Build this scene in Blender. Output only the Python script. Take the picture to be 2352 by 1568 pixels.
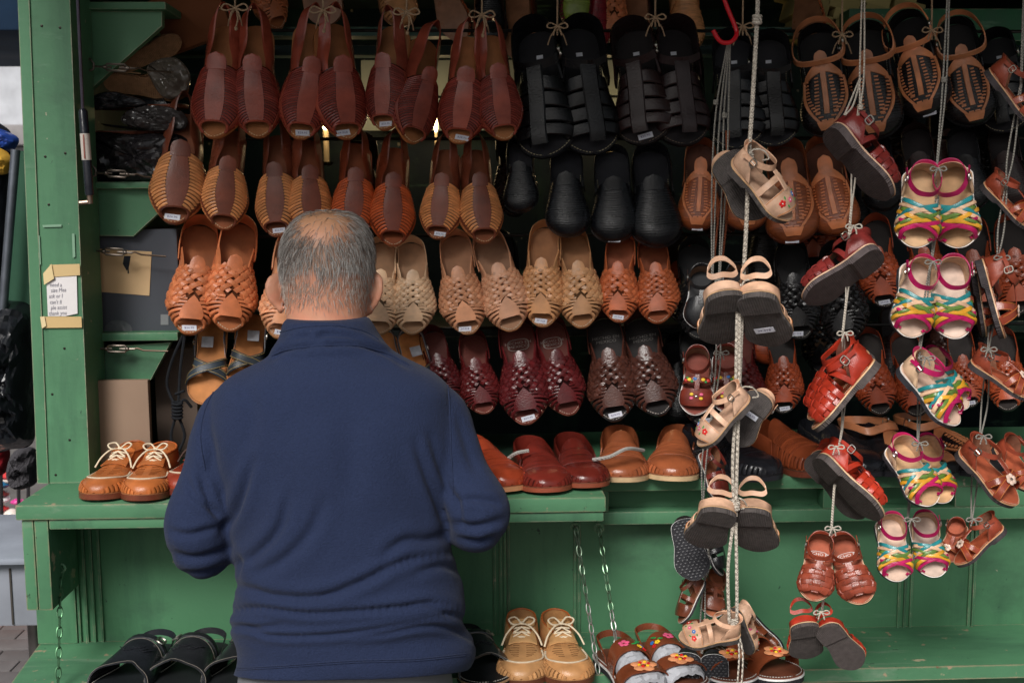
import bpy, bmesh, math, random
import numpy as np
from mathutils import Vector, Matrix
for _o in list(bpy.data.objects): bpy.data.objects.remove(_o, do_unlink=True)
SC = bpy.context.scene
COL = SC.collection
R = math.radians
rnd = random.Random(7)

# ---------------------------------------------------------------- camera
FPX = 2600.0                       # focal length in reference pixels (reference width 2352)
CAM = Vector((0.0, 0.0, 1.65))
cam_d = bpy.data.cameras.new('camera')
cam_d.sensor_width = 36.0
cam_d.lens = FPX / 2352.0 * 36.0
cam_d.clip_start = 0.05
cam_d.clip_end = 500.0
cam = bpy.data.objects.new('camera', cam_d)
COL.objects.link(cam)
CAMROT = (Matrix.Rotation(R(-2.0), 3, 'Z') @ Matrix.Rotation(R(90 - 7.0), 3, 'X') @ Matrix.Rotation(R(-0.3), 3, 'Z'))
cam.matrix_world = Matrix.Translation(CAM) @ CAMROT.to_4x4()
cam_d.dof.use_dof = True
cam_d.dof.focus_distance = 2.3
cam_d.dof.aperture_fstop = 7.0
SC.camera = cam

# ---------------------------------------------------------------- sky, sun, exposure
w = bpy.data.worlds.new('World'); SC.world = w; w.use_nodes = True
nt = w.node_tree
bg = nt.nodes['Background']
sky = nt.nodes.new('ShaderNodeTexSky'); sky.sky_type = 'NISHITA'
sky.sun_disc = False
sky.sun_elevation = R(41); sky.sun_rotation = R(200)
sky.air_density = 1.0; sky.dust_density = 4.0; sky.ozone_density = 1.0
hsv = nt.nodes.new('ShaderNodeHueSaturation'); hsv.inputs['Saturation'].default_value = 0.35
nt.links.new(sky.outputs['Color'], hsv.inputs['Color'])
nt.links.new(hsv.outputs['Color'], bg.inputs['Color'])
bg.inputs['Strength'].default_value = 0.054
sd = bpy.data.lights.new('sun', 'SUN'); sd.energy = 2.25; sd.angle = R(22); sd.color = (1.0, 0.97, 0.93)
sun = bpy.data.objects.new('sun', sd); COL.objects.link(sun)
sun.rotation_euler = (R(90 - 41), 0, R(-20))      # from behind the camera, a little to the left
SC.view_settings.view_transform = 'Standard'
SC.view_settings.look = 'None'
SC.view_settings.exposure = 0.45
SC.view_settings.gamma = 1.0
SC.view_settings.use_curve_mapping = False
SC.render.engine = 'CYCLES'
SC.cycles.use_denoising = True
SC.cycles.max_bounces = 5
SC.cycles.diffuse_bounces = 3
SC.cycles.glossy_bounces = 2
SC.cycles.transmission_bounces = 3
SC.cycles.transparent_max_bounces = 6
SC.cycles.caustics_reflective = False
SC.cycles.caustics_refractive = False

# ---------------------------------------------------------------- helpers
def ray(px, py):
    return CAMROT @ Vector(((px - 1176.0) / FPX, -(py - 784.0) / FPX, -1.0))
def P(px, py, Y):
    """where the line of sight through a reference pixel meets the upright plane y = Y"""
    d = ray(px, py)
    return CAM + d * ((Y - CAM.y) / d.y)
def PZ(px, py, Z):
    d = ray(px, py)
    return CAM + d * ((Z - CAM.z) / d.z)
def lin(r, g, b):
    f = lambda c: (c/255/12.92) if c/255 <= .04045 else ((c/255+.055)/1.055)**2.4
    return (f(r), f(g), f(b))
def sm(x): return x*x*(3-2*x)
def herm(xs, ys, v):
    xs = np.asarray(xs, float); ys = np.asarray(ys, float); v = np.clip(np.asarray(v, float), xs[0], xs[-1])
    m = np.gradient(ys, xs)
    i = np.clip(np.searchsorted(xs, v, side='right')-1, 0, len(xs)-2)
    h = xs[i+1]-xs[i]; s = (v-xs[i])/h
    return ((2*s**3-3*s**2+1)*ys[i] + (s**3-2*s**2+s)*h*m[i] + (-2*s**3+3*s**2)*ys[i+1] + (s**3-s**2)*h*m[i+1])
def nrm(a):
    a = np.asarray(a, float); return a/np.maximum(np.linalg.norm(a, axis=-1, keepdims=True), 1e-9)

class MB:
    def __init__(s): s.v = []; s.f = []
    def add(s, vs, fs):
        o = len(s.v); s.v.extend([tuple(map(float, p)) for p in vs]); s.f.extend([tuple(i+o for i in f) for f in fs]); return s
    def box(s, c, d, rz=0, M=None, bev=0.0):
        x, y, z = d[0]/2, d[1]/2, d[2]/2
        if bev > 0:
            b = bev; vs = []; fs = []
            bm = bmesh.new(); bmesh.ops.create_cube(bm, size=1)
            for q in bm.verts: q.co = Vector((q.co.x*d[0], q.co.y*d[1], q.co.z*d[2]))
            bmesh.ops.bevel(bm, geom=bm.edges[:], offset=b, segments=2, profile=.6, affect='EDGES')
            bm.verts.index_update()
            vs = [q.co.copy() for q in bm.verts]; fs = [[q.index for q in f.verts] for f in bm.faces]; bm.free()
        else:
            vs = [Vector((sx*x, sy*y, sz*z)) for sx in (-1, 1) for sy in (-1, 1) for sz in (-1, 1)]
            fs = [(0,1,3,2), (4,6,7,5), (0,4,5,1), (2,3,7,6), (0,2,6,4), (1,5,7,3)]
        Rz = Matrix.Rotation(rz, 3, 'Z')
        out = []
        for p in vs:
            p = (M @ p) if M is not None else (Rz @ p)
            out.append(p + Vector(c))
        return s.add(out, fs)
    def prism(s, poly, off):
        """poly: list of 3-D points, extruded along off"""
        n = len(poly); off = Vector(off)
        vs = [Vector(p) for p in poly] + [Vector(p)+off for p in poly]
        fs = [tuple(range(n))[::-1], tuple(range(n, 2*n))] + [(i, (i+1) % n, n+(i+1) % n, n+i) for i in range(n)]
        return s.add(vs, fs)
    def tube(s, path, r, n=6, closed=False, caps=True):
        Pp = np.array([tuple(p) for p in path], float); m = len(Pp)
        rr = np.full(m, r) if np.isscalar(r) else np.asarray(r, float)
        if closed: T = nrm(np.roll(Pp, -1, 0)-np.roll(Pp, 1, 0))
        else: T = nrm(np.gradient(Pp, axis=0))
        a = np.array([0, 0, 1.]) if abs(T[0][2]) < .8 else np.array([1., 0, 0])
        u = nrm(np.cross(T[0], a)); vs = []
        for i in range(m):
            u = u - T[i]*np.dot(u, T[i]); u = u/max(np.linalg.norm(u), 1e-9); b = np.cross(T[i], u)
            for k in range(n):
                an = 2*math.pi*k/n
                vs.append(Pp[i] + rr[i]*(math.cos(an)*u + math.sin(an)*b))
        fs = []
        for i in range(m if closed else m-1):
            j = (i+1) % m
            for k in range(n): fs.append((i*n+k, i*n+(k+1) % n, j*n+(k+1) % n, j*n+k))
        if not closed and caps: fs += [tuple(range(n))[::-1], tuple(range((m-1)*n, m*n))]
        return s.add(vs, fs)
    def ribbon(s, C, Sd, N, W, th, crown=.25, closed=False):
        C = np.asarray(C, float); Sd = nrm(Sd); N = nrm(N); m = len(C)
        W = np.full(m, W) if np.isscalar(W) else np.asarray(W, float)
        prof = [(-.5, 0), (-.42, 1), (0, 1+crown), (.42, 1), (.5, 0)]
        k = len(prof); vs = []
        for i in range(m):
            for a, b in prof: vs.append(C[i] + Sd[i]*a*W[i] + N[i]*b*th)
        fs = []
        for i in range(m if closed else m-1):
            j = (i+1) % m
            for q in range(k): fs.append((i*k+q, i*k+(q+1) % k, j*k+(q+1) % k, j*k+q))
        if not closed: fs += [tuple(range(k))[::-1], tuple(range((m-1)*k, m*k))]
        return s.add(vs, fs)
    def shell(s, A, B):
        """two matching grids (rows, cols, 3) closed into one solid"""
        A = np.asarray(A); B = np.asarray(B); r, c = A.shape[:2]; o = r*c
        fs = []
        for i in range(r-1):
            for j in range(c-1):
                a = i*c+j
                fs.append((a, a+c, a+c+1, a+1)); fs.append((o+a, o+a+1, o+a+c+1, o+a+c))
        for i in range(r-1):
            fs.append((i*c, o+i*c, o+(i+1)*c, (i+1)*c)); e = c-1
            fs.append((i*c+e, (i+1)*c+e, o+(i+1)*c+e, o+i*c+e))
        for j in range(c-1):
            fs.append((j, j+1, o+j+1, o+j)); a = (r-1)*c+j
            fs.append((a, o+a, o+a+1, a+1))
        return s.add(list(A.reshape(-1, 3))+list(B.reshape(-1, 3)), fs)
    def blob(s, c, r, nu=8, nv=6, M=None):
        vs = []; fs = []
        for i in range(nv+1):
            ph = math.pi*i/nv
            for k in range(nu):
                an = 2*math.pi*k/nu
                p = Vector((r[0]*math.sin(ph)*math.cos(an), r[1]*math.sin(ph)*math.sin(an), r[2]*math.cos(ph)))
                if M is not None: p = M @ p
                vs.append(p+Vector(c))
        for i in range(nv):
            for k in range(nu): fs.append((i*nu+k, (i+1)*nu+k, (i+1)*nu+(k+1) % nu, i*nu+(k+1) % nu))
        return s.add(vs, fs)
    def mesh(s, name, mat=None, smooth=True, sharp=40):
        me = bpy.data.meshes.new(name)
        me.from_pydata(s.v, [], s.f)
        bm = bmesh.new(); bm.from_mesh(me)
        bmesh.ops.remove_doubles(bm, verts=bm.verts[:], dist=1e-6)
        bmesh.ops.recalc_face_normals(bm, faces=bm.faces[:])
        if smooth:
            for f in bm.faces: f.smooth = True
            ca = R(sharp)
            for e in bm.edges:
                if len(e.link_faces) == 2 and e.calc_face_angle(0) > ca: e.smooth = False
        bm.to_mesh(me); bm.free(); me.update()
        if mat is not None: me.materials.append(mat)
        return me

def link(name, data, parent=None, color=None, M=None):
    o = bpy.data.objects.new(name, data); COL.objects.link(o)
    if parent is not None: o.parent = parent
    if M is not None: o.matrix_world = M
    if color is not None: o.color = (color[0], color[1], color[2], 1)
    return o
def empty(name, loc=(0, 0, 0)):
    o = bpy.data.objects.new(name, None); COL.objects.link(o); o.location = loc; o.empty_display_size = .05
    return o
def tag(o, label=None, cat=None, group=None, kind=None):
    if label: o['label'] = label
    if cat: o['category'] = cat
    if group: o['group'] = group
    if kind: o['kind'] = kind
    return o
def jit(c, a=.12):
    k = 1 + rnd.uniform(-a, a); return tuple(x*k for x in c)

# ---------------------------------------------------------------- materials (colour comes from each object's own colour)
MATS = {}
def mat(key, rough=.5, noise=.2, nscale=30, bump=.15, bscale=200, bdist=.001, spec=.5, metal=0, sheen=0, coat=0, pattern=None, fixed=None, emit=0, detail=4, edge=None, wear=None):
    m = bpy.data.materials.new(key); m.use_nodes = True; t = m.node_tree; N = t.nodes; Lk = t.links
    b = N['Principled BSDF']
    tc = N.new('ShaderNodeTexCoord'); co = tc.outputs['Object']
    if fixed is None:
        oi = N.new('ShaderNodeObjectInfo'); cs = oi.outputs['Color']
        va = N.new('ShaderNodeVectorMath'); va.operation = 'MULTIPLY_ADD'      # every object gets its own stretch of the noise
        cx = N.new('ShaderNodeCombineXYZ')
        for k in range(3): Lk.new(oi.outputs['Random'], cx.inputs[k])
        Lk.new(cx.outputs[0], va.inputs[0]); va.inputs[1].default_value = (37, 53, 71); Lk.new(co, va.inputs[2])
        co2 = va.outputs[0]
    else:
        rgb = N.new('ShaderNodeRGB'); rgb.outputs[0].default_value = (*fixed, 1); cs = rgb.outputs[0]; co2 = co
    n1 = N.new('ShaderNodeTexNoise'); n1.inputs['Scale'].default_value = nscale; n1.inputs['Detail'].default_value = detail
    Lk.new(co2, n1.inputs['Vector'])
    mr = N.new('ShaderNodeMapRange'); mr.inputs['From Min'].default_value = .3; mr.inputs['From Max'].default_value = .7
    mr.inputs['To Min'].default_value = 1-noise; mr.inputs['To Max'].default_value = 1+noise
    Lk.new(n1.outputs['Fac'], mr.inputs['Value'])
    mx = N.new('ShaderNodeVectorMath'); mx.operation = 'SCALE'; Lk.new(cs, mx.inputs[0]); Lk.new(mr.outputs[0], mx.inputs['Scale'])
    colr = mx.outputs[0]
    if wear is not None:                                   # chips and grime: (colour, scale, threshold, softness)
        for wc, wscale, wth, wsoft, wst in wear:
            nw = N.new('ShaderNodeTexNoise'); nw.inputs['Scale'].default_value = wscale; nw.inputs['Detail'].default_value = 8; nw.inputs['Roughness'].default_value = .65
            mp = N.new('ShaderNodeMapping'); mp.inputs['Scale'].default_value = wst; Lk.new(co2, mp.inputs['Vector']); Lk.new(mp.outputs[0], nw.inputs['Vector'])
            wr = N.new('ShaderNodeMapRange'); wr.inputs['From Min'].default_value = wth; wr.inputs['From Max'].default_value = wth+wsoft
            Lk.new(nw.outputs['Fac'], wr.inputs['Value'])
            mm = N.new('ShaderNodeMix'); mm.data_type = 'RGBA'; Lk.new(wr.outputs[0], mm.inputs['Factor'])
            Lk.new(colr, mm.inputs[6]); mm.inputs[7].default_value = (*wc, 1); colr = mm.outputs[2]
    if edge is not None:                                   # paint rubbed off along the edges, ragged
        bv = N.new('ShaderNodeBevel'); bv.samples = 4; bv.inputs['Radius'].default_value = edge[1]
        ge = N.new('ShaderNodeNewGeometry'); dt = N.new('ShaderNodeVectorMath'); dt.operation = 'DOT_PRODUCT'
        Lk.new(bv.outputs[0], dt.inputs[0]); Lk.new(ge.outputs['Normal'], dt.inputs[1])
        ne = N.new('ShaderNodeTexNoise'); ne.inputs['Scale'].default_value = 38; ne.inputs['Detail'].default_value = 6; Lk.new(co2, ne.inputs['Vector'])
        sb = N.new('ShaderNodeMath'); sb.operation = 'MULTIPLY_ADD'; Lk.new(ne.outputs['Fac'], sb.inputs[0]); sb.inputs[1].default_value = -.9; Lk.new(dt.outputs['Value'], sb.inputs[2])
        er = N.new('ShaderNodeMapRange'); er.inputs['From Min'].default_value = edge[2]; er.inputs['From Max'].default_value = edge[2]-.03
        Lk.new(sb.outputs[0], er.inputs['Value'])
        em = N.new('ShaderNodeMix'); em.data_type = 'RGBA'; Lk.new(er.outputs[0], em.inputs['Factor']); Lk.new(colr, em.inputs[6]); em.inputs[7].default_value = (*edge[0], 1); colr = em.outputs[2]
    Lk.new(colr, b.inputs['Base Color'])
    b.inputs['Roughness'].default_value = rough
    b.inputs['Metallic'].default_value = metal
    b.inputs['Specular IOR Level'].default_value = spec
    if sheen: b.inputs['Sheen Weight'].default_value = sheen; b.inputs['Sheen Roughness'].default_value = .5
    if coat: b.inputs['Coat Weight'].default_value = coat; b.inputs['Coat Roughness'].default_value = .25
    rr = N.new('ShaderNodeMapRange'); rr.inputs['To Min'].default_value = max(0, rough-.12); rr.inputs['To Max'].default_value = min(1, rough+.12)
    n3 = N.new('ShaderNodeTexNoise'); n3.inputs['Scale'].default_value = nscale*.6; Lk.new(co2, n3.inputs['Vector'])
    Lk.new(n3.outputs['Fac'], rr.inputs['Value']); Lk.new(rr.outputs[0], b.inputs['Roughness'])
    if bump:
        if pattern == 'dots':
            tx = N.new('ShaderNodeTexVoronoi'); tx.voronoi_dimensions = '2D'; tx.inputs['Scale'].default_value = bscale; tx.inputs['Randomness'].default_value = .1; h = tx.outputs['Distance']
        elif pattern == 'waffle':
            tx = N.new('ShaderNodeTexVoronoi'); tx.voronoi_dimensions = '2D'; tx.distance = 'CHEBYCHEV'; tx.inputs['Scale'].default_value = bscale; tx.inputs['Randomness'].default_value = 0; h = tx.outputs['Distance']
        elif pattern == 'twist':
            tx = N.new('ShaderNodeTexWave'); tx.bands_direction = 'DIAGONAL'; tx.inputs['Scale'].default_value = bscale; h = tx.outputs['Fac']
        else:
            tx = N.new('ShaderNodeTexNoise'); tx.inputs['Scale'].default_value = bscale; tx.inputs['Detail'].default_value = 3; h = tx.outputs['Fac']
        Lk.new(co2 if pattern is None else co, tx.inputs['Vector'])
        bp = N.new('ShaderNodeBump'); bp.inputs['Strength'].default_value = bump; bp.inputs['Distance'].default_value = bdist
        Lk.new(h, bp.inputs['Height']); Lk.new(bp.outputs[0], b.inputs['Normal'])
    if emit:
        Lk.new(cs, b.inputs['Emission Color']); b.inputs['Emission Strength'].default_value = emit
    MATS[key] = m
    return m
# shoe meshes are one unit long, so their texture scales count per shoe length
mat('leather', rough=.31, noise=.25, nscale=7, bump=.18, bscale=110, bdist=.004, spec=.45)
mat('gloss', rough=.2, noise=.28, nscale=6, bump=.14, bscale=70, bdist=.005, spec=.42, coat=.06)
mat('black', rough=.28, noise=.25, nscale=6, bump=.14, bscale=70, bdist=.005, spec=.34)
mat('suede', rough=.9, noise=.22, nscale=12, bump=.5, bscale=160, bdist=.004, spec=.15)
mat('insole', rough=.62, noise=.22, nscale=7, bump=.2, bscale=140, bdist=.003, spec=.3)
mat('rubber', rough=.75, noise=.2, nscale=14, bump=.6, bscale=44, bdist=.012, spec=.3, pattern='waffle')
mat('dimple', rough=.6, noise=.15, nscale=14, bump=1.0, bscale=17, bdist=.03, spec=.4, pattern='dots')
mat('metal', rough=.28, noise=.1, nscale=20, bump=.1, bscale=90, bdist=.002, metal=1)
mat('thread', rough=.85, noise=.12, nscale=40, bump=0)
mat('paper', rough=.85, noise=.06, nscale=6, bump=.15, bscale=20, bdist=.01)
mat('ink', rough=.8, noise=0, bump=0)
mat('rope', rough=.9, noise=.18, nscale=300, bump=1.0, bscale=55, bdist=.003, pattern='twist', spec=.2)
mat('string', rough=.95, noise=.15, nscale=300, bump=.8, bscale=110, bdist=.002, pattern='twist', spec=.2)
GREEN = lin(80, 128, 94)
mat('paint', rough=.5, noise=.09, nscale=3.5, bump=.45, bscale=60, bdist=.0014, spec=.38, detail=8, edge=(lin(168, 160, 138), .005, .365),
    wear=[(lin(52, 88, 68), 4, .50, .25, (1.6, 1.6, .25)), (lin(104, 142, 114), 9, .62, .14, (.5, 1, 2.2)), (lin(58, 84, 68), 2.2, .56, .2, (1, 1, 1.5)), (lin(48, 72, 60), 60, .68, .03, (1, 1, .6)), (lin(196, 188, 170), 34, .715, .015, (1, 1, 1)), (lin(50, 40, 34), 24, .72, .015, (1, 1, 1))])
mat('paint_worn', rough=.52, noise=.11, nscale=5, bump=.5, bscale=50, bdist=.0016, spec=.35, detail=8, edge=(lin(160, 142, 116), .007, .40),
    wear=[(lin(62, 98, 76), 4, .50, .22, (.5, 2, 1)), (lin(110, 140, 114), 11, .58, .1, (.35, 2, 1)), (lin(46, 64, 54), 40, .66, .04, (1, 1, 1)), (lin(172, 160, 132), 16, .655, .02, (.5, 1, 1)), (lin(110, 76, 56), 21, .69, .02, (1, 1, 1))])
mat('matte', rough=.85, noise=.14, nscale=8, bump=.2, bscale=60, bdist=.002, spec=.2)
mat('card', rough=.9, noise=.08, nscale=6, bump=.25, bscale=120, bdist=.0008, spec=.15)
mat('plastic', rough=.22, noise=.2, nscale=10, bump=.6, bscale=18, bdist=.012, spec=.5)
mat('steel', rough=.38, noise=.15, nscale=30, bump=.15, bscale=150, bdist=.001, metal=.85)
mat('skin', rough=.55, noise=.06, nscale=40, bump=.2, bscale=400, bdist=.0008, spec=.35)
# ================================================================ the place
Z_BENCH = 1.04; Y_BENCH = 2.30; Y_POST = 2.48; Y_PANEL = 2.53; Z_LOW = .655; Y_LOW = 2.33
def part(name, mb, parent, m='paint', color=GREEN, sharp=30, smooth=True):
    return link(name, mb.mesh(name, MATS[m], smooth=smooth, sharp=sharp), parent, color)
# --- ground
ground = part('ground', MB().add([(-60, -40, 0), (60, -40, 0), (60, 90, 0), (-60, 90, 0)], [(0, 1, 2, 3)]), None, 'matte', lin(104, 100, 98)); tag(ground, kind='structure')
rb = random.Random(4); bi = 0
PAVER = MB().box((0, 0, 0), (.196, .096, .05), bev=.006).mesh('paver', MATS['matte'])
for i in range(20):
    for j in range(12):
        x = -2.75+.2*j*1.0+(.1 if i % 2 else 0); y = 2.55+.1*i
        if x > -.95 or x < -2.6: continue
        o = link('paver', PAVER, ground, jit(lin(112, 108, 108), .22)); o.location = (x, y, -.012+rb.uniform(-.002, .003)); bi += 1
# --- the stall
stall = empty('market_stall', (0, 2.5, 0)); stall_inv = Matrix.Translation((0, -2.5, 0))
tag(stall, 'green painted wooden market stall with a drop front bench and open hatch', 'stall')
def sp(name, mb, m='paint', color=GREEN, sharp=30, par=None):
    o = part(name, mb, None, m, color, sharp); o.parent = par or stall
    o.matrix_parent_inverse = (par or stall).matrix_world.inverted() if par is None else stall_inv
    return o
bpy.context.view_layer.update()
def slab(name, x0, x1, y0, y1, z0, z1, m='paint', color=GREEN, bev=.003, par=None):
    return sp(name, MB().box(((x0+x1)/2, (y0+y1)/2, (z0+z1)/2), (x1-x0, y1-y0, z1-z0), bev=bev), m, color)
# corner post (slightly out of plumb, as in the picture)
def post_poly(px0, px1, py, Y): return P(px0, py, Y), P(px1, py, Y)
a0, a1 = P(92, 1116, Y_POST), P(207, 1113, Y_POST); b0, b1 = P(40, -160, Y_POST), P(154, -160, Y_POST)
a0.z = a1.z = Z_BENCH; top = b0.z; b1.z = top
D = Vector((0, .13, 0))
mb = MB(); mb.add([a0, a1, b1, b0, a0+D, a1+D, b1+D, b0+D], [(0, 1, 2, 3), (4, 7, 6, 5), (1, 5, 6, 2), (0, 3, 7, 4), (3, 2, 6, 7), (0, 4, 5, 1)])
post = sp('post', mb)
e0, e1 = P(110, 1113, Y_POST), P(60, -160, Y_POST)      # the corner bead down the post's outer edge
sp('post_bead', MB().prism([a0+Vector((-.004, -.004, 0)), a0+Vector((.020, -.004, 0)), b0+Vector((.020, -.004, 0)), b0+Vector((-.004, -.004, 0))], (0, .02, 0)))
XL = P(50, 1160, Y_BENCH).x; XB = P(1387, 1130, Y_BENCH).x; XR = 2.15
# bench: top board, apron, end block
sp('bench_top', MB().box(((XL+XB)/2-.004, (Y_BENCH+Y_POST+.10)/2, Z_BENCH-.016), (XB-XL+.016, Y_POST+.10-Y_BENCH+.012, .032), bev=.004), 'paint_worn')
XA = P(112, 1200, Y_BENCH).x
z_ap = P(700, 1207, Y_BENCH).z
slab('bench_apron', XA+.0, XB, Y_BENCH, Y_BENCH+.035, z_ap, Z_BENCH-.033, bev=.003)
z_bl = P(80, 1402, Y_BENCH).z
XBL = P(54, 1300, Y_BENCH).x
slab('bench_end_board', XBL, XBL+.024, Y_BENCH+.002, Y_BENCH+.20, z_bl, Z_BENCH-.034, 'paint_worn')
slab('bench_leg', XBL+.0255, XA-.002, Y_BENCH+.001, Y_BENCH+.16, z_bl, Z_BENCH-.034, 'paint_worn')
slab('bench_end_apron', XB-.03, XB-.002, Y_BENCH+.036, Y_POST+.06, z_ap+.002, Z_BENCH-.034)
# ledge on the right: top board, recessed boxes, lower rail
z_l0 = P(1800, 1118, Y_POST).z; z_r0 = P(1800, 1165, Y_POST).z; z_r1 = P(1800, 1194, Y_POST).z
slab('ledge_top', XB+.004, XR, Y_POST-.02, Y_POST+.5, z_l0, Z_BENCH-.002, bev=.004)
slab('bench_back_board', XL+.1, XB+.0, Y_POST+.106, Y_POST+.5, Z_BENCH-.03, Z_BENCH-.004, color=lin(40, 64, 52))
slab('ledge_rail', XB+.004, XR, Y_POST-.018, Y_POST+.03, z_r1, z_r0, bev=.003)
cuts = [(P(1380, 1140, Y_POST).x, P(1396, 1140, Y_POST).x), (P(1886, 1140, Y_POST).x, P(1956, 1140, Y_POST).x), (P(2187, 1140, Y_POST).x, XR)]
for k, (x0, x1) in enumerate(cuts):
    slab('ledge_divider', max(x0, XB+.005), x1, Y_POST-.016, Y_POST+.03, z_r0+.0005, z_l0-.0005, bev=.002)
slab('recess_back', XB+.004, XR, Y_POST+.045, Y_POST+.06, z_r1+.002, z_l0-.002)
# tongue and groove front panel below, with moulded joints
xp0 = P(92, 1450, Y_PANEL).x
slab('front_panel', xp0, XR, Y_PANEL, Y_PANEL+.03, Z_LOW-.03, z_l0-.04)
bead = MB()
for px in (180, 197, 214, 262 if False else 232, 1136, 1150, 1160, 1168, 1320, 1330, 2064, 2078, 2092, 2225, 2235, 712, 690):
    x = P(px, 1350, Y_PANEL).x
    sp('panel_bead', MB().box((x, Y_PANEL-.003, (Z_LOW+z_l0-.08)/2+.0), (.0065, .008, z_l0-.05-Z_LOW), bev=.0025))
slab('panel_stile', xp0-.002, P(176, 1350, Y_PANEL).x, Y_PANEL-.012, Y_PANEL-.001, Z_LOW, z_l0-.05)
# low shelf
zs = Z_LOW
sp('low_shelf', MB().prism([(P(60, 1590, 2.30).x-.03, Y_LOW-.05, zs-.03), (XR, Y_LOW-.02, zs-.03), (XR, Y_PANEL+.0, zs-.03), (xp0, Y_PANEL+.0, zs-.03)], (0, 0, .03)), 'paint_worn')
slab('base_panel', xp0+.03, XR, Y_LOW+.05, Y_PANEL-.002, .02, zs-.031)
# side, roof, back, hatch
xs0 = a0.x+.03
slab('side_wall', xs0-.03, xs0-.008, Y_POST+.132, 3.75, .02, 2.45, color=lin(26, 44, 38))  # inner wall colour darkened to hold the shade of the unlit interior
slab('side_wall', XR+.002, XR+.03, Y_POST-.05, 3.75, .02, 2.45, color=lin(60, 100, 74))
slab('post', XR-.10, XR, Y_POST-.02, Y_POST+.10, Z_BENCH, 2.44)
slab('back_wall', xs0-.03, XR+.03, 3.752, 3.78, .02, 2.45, color=lin(20, 38, 44))  # dark teal colour carries the interior's shade and faint ambient light
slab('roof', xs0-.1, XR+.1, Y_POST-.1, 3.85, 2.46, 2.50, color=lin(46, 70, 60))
slab('head_beam', xs0-.05, XR+.05, Y_POST-.02, Y_POST+.08, 2.335, 2.455)
hat = sp('hatch', MB().box((.55, 1.81, 2.55), (3.3, 1.32, .03), M=Matrix.Rotation(R(-7), 3, 'X'), bev=.003), color=lin(70, 112, 80))
# inside: shelf and beams seen in the dark between the shoes
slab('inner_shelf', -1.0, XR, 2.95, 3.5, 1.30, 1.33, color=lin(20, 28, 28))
slab('inner_beam', -.9, XR, 3.0, 3.06, P(700, 84, 3.0).z, P(700, 62, 3.0).z, color=lin(34, 74, 66))
slab('inner_beam', -.9, XR, 3.2, 3.26, P(700, 128, 3.2).z, P(700, 104, 3.2).z, color=lin(52, 80, 84))
slab('inner_beam', P(1950, 60, 2.9).x, XR, 2.9, 2.98, P(2250, 95, 2.9).z, P(2250, 20, 2.9).z, color=lin(34, 96, 62))
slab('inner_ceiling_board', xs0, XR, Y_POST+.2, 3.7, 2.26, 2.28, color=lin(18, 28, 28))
pale = slab('pale_backboard', P(830, 200, 3.6).x, P(1470, 200, 3.6).x, 3.6, 3.62, P(1000, 300, 3.6).z, P(1000, 138, 3.6).z, 'matte', lin(196, 204, 194))
slab('backboard_seam', P(830, 200, 3.6).x, P(1470, 200, 3.6).x, 3.596, 3.599, P(1000, 226, 3.6).z, P(1000, 221, 3.6).z, 'matte', lin(40, 44, 42))
for py, x0 in ((70, 440), (318, 400), (540, 430), (752, 440)):                      # wires the shoes hang from
    za = P(1100, py, 2.74).z; sp('hanging_rail', MB().tube([(P(x0, py, 2.74).x, 2.74, za), (XR, 2.74, za-.004)], .004, 8), 'steel', lin(60, 58, 56))
for px_, py_ in ((96, 60), (138, 64), (104, 360), (150, 352), (112, 470), (148, 800), (120, 905), (160, 1010), (128, 1090), (100, 990)):
    sp('nail_head', MB().blob(P(px_, py_, Y_POST)+Vector((0, -.0005, 0)), (.0028, .0012, .0028), 8, 5), 'steel', lin(54, 50, 46))
# left shelving: gusset brackets and edges
Yg = 2.62
def gusset(name, pts, Y=Yg, th=.022): return sp(name, MB().prism([P(x, y, Y) for x, y in pts], (0, th, 0)))
gusset('gusset_bracket', [(165, 26), (372, 26), (372, 60), (196, 216), (165, 244)])
gusset('gusset_bracket', [(196, 436), (436, 430), (372, 482), (306, 543), (196, 541)])
gusset('gusset_bracket', [(196, 800), (392, 786), (346, 872), (196, 873)])
def shelf_edge(px0, px1, py0, py1, Y=2.60, dep=.5, name='cubby_shelf'):
    x0, x1 = P(px0, py0, Y).x, P(px1, py0, Y).x; z1 = P(px0, py0, Y).z; z0 = P(px0, py1, Y).z
    return slab(name, x0, x1, Y, Y+dep, z0, z1, bev=.003)
shelf_edge(196, 441, 418, 434); shelf_edge(196, 408, 765, 784); shelf_edge(160, 380, 4, 22)
# --- the bulbs on the candle stems inside
bulb_m = mat('bulb', emit=10, rough=.3, noise=0, bump=0)
mat('frosted', rough=.4, noise=.05, bump=0)
def candle_lamp(px, py, Y, r, label):
    c = P(px, py, Y); o = empty('candle_lamp', c-Vector((0, 0, .1))); tag(o, label, 'lamp', 'candle bulbs inside the stall')
    o_inv = Matrix.Translation(-(c-Vector((0, 0, .1))))
    b = link('bulb', MB().tube([(0, 0, .075), (0, 0, .085), (0, 0, .1), (0, 0, .115), (0, 0, .13)], [r*.5, r, r*1.1, r*.6, r*.1], 10).mesh('bulb', bulb_m), o, lin(255, 226, 160))
    link('candle_sleeve', MB().tube([(0, 0, -.02), (0, 0, .074)], r*.75, 10).mesh('candle_sleeve', MATS['frosted']), o, lin(210, 190, 150))
    link('drip_cup', MB().tube([(0, 0, -.03), (0, 0, -.02)], [r*1.2, r*1.8], 10).mesh('drip_cup', MATS['metal']), o, lin(170, 140, 80))
    ld = bpy.data.lights.new('bulb_light', 'POINT'); ld.energy = .3; ld.color = (1, .72, .4); ld.shadow_soft_size = .03
    l = bpy.data.objects.new('bulb_light', ld); COL.objects.link(l); l.parent = o; l.location = (0, -.04, .1)
candle_lamp(748, 279, 3.45, .012, 'glowing candle bulb seen low between the second burgundy pair')
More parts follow.
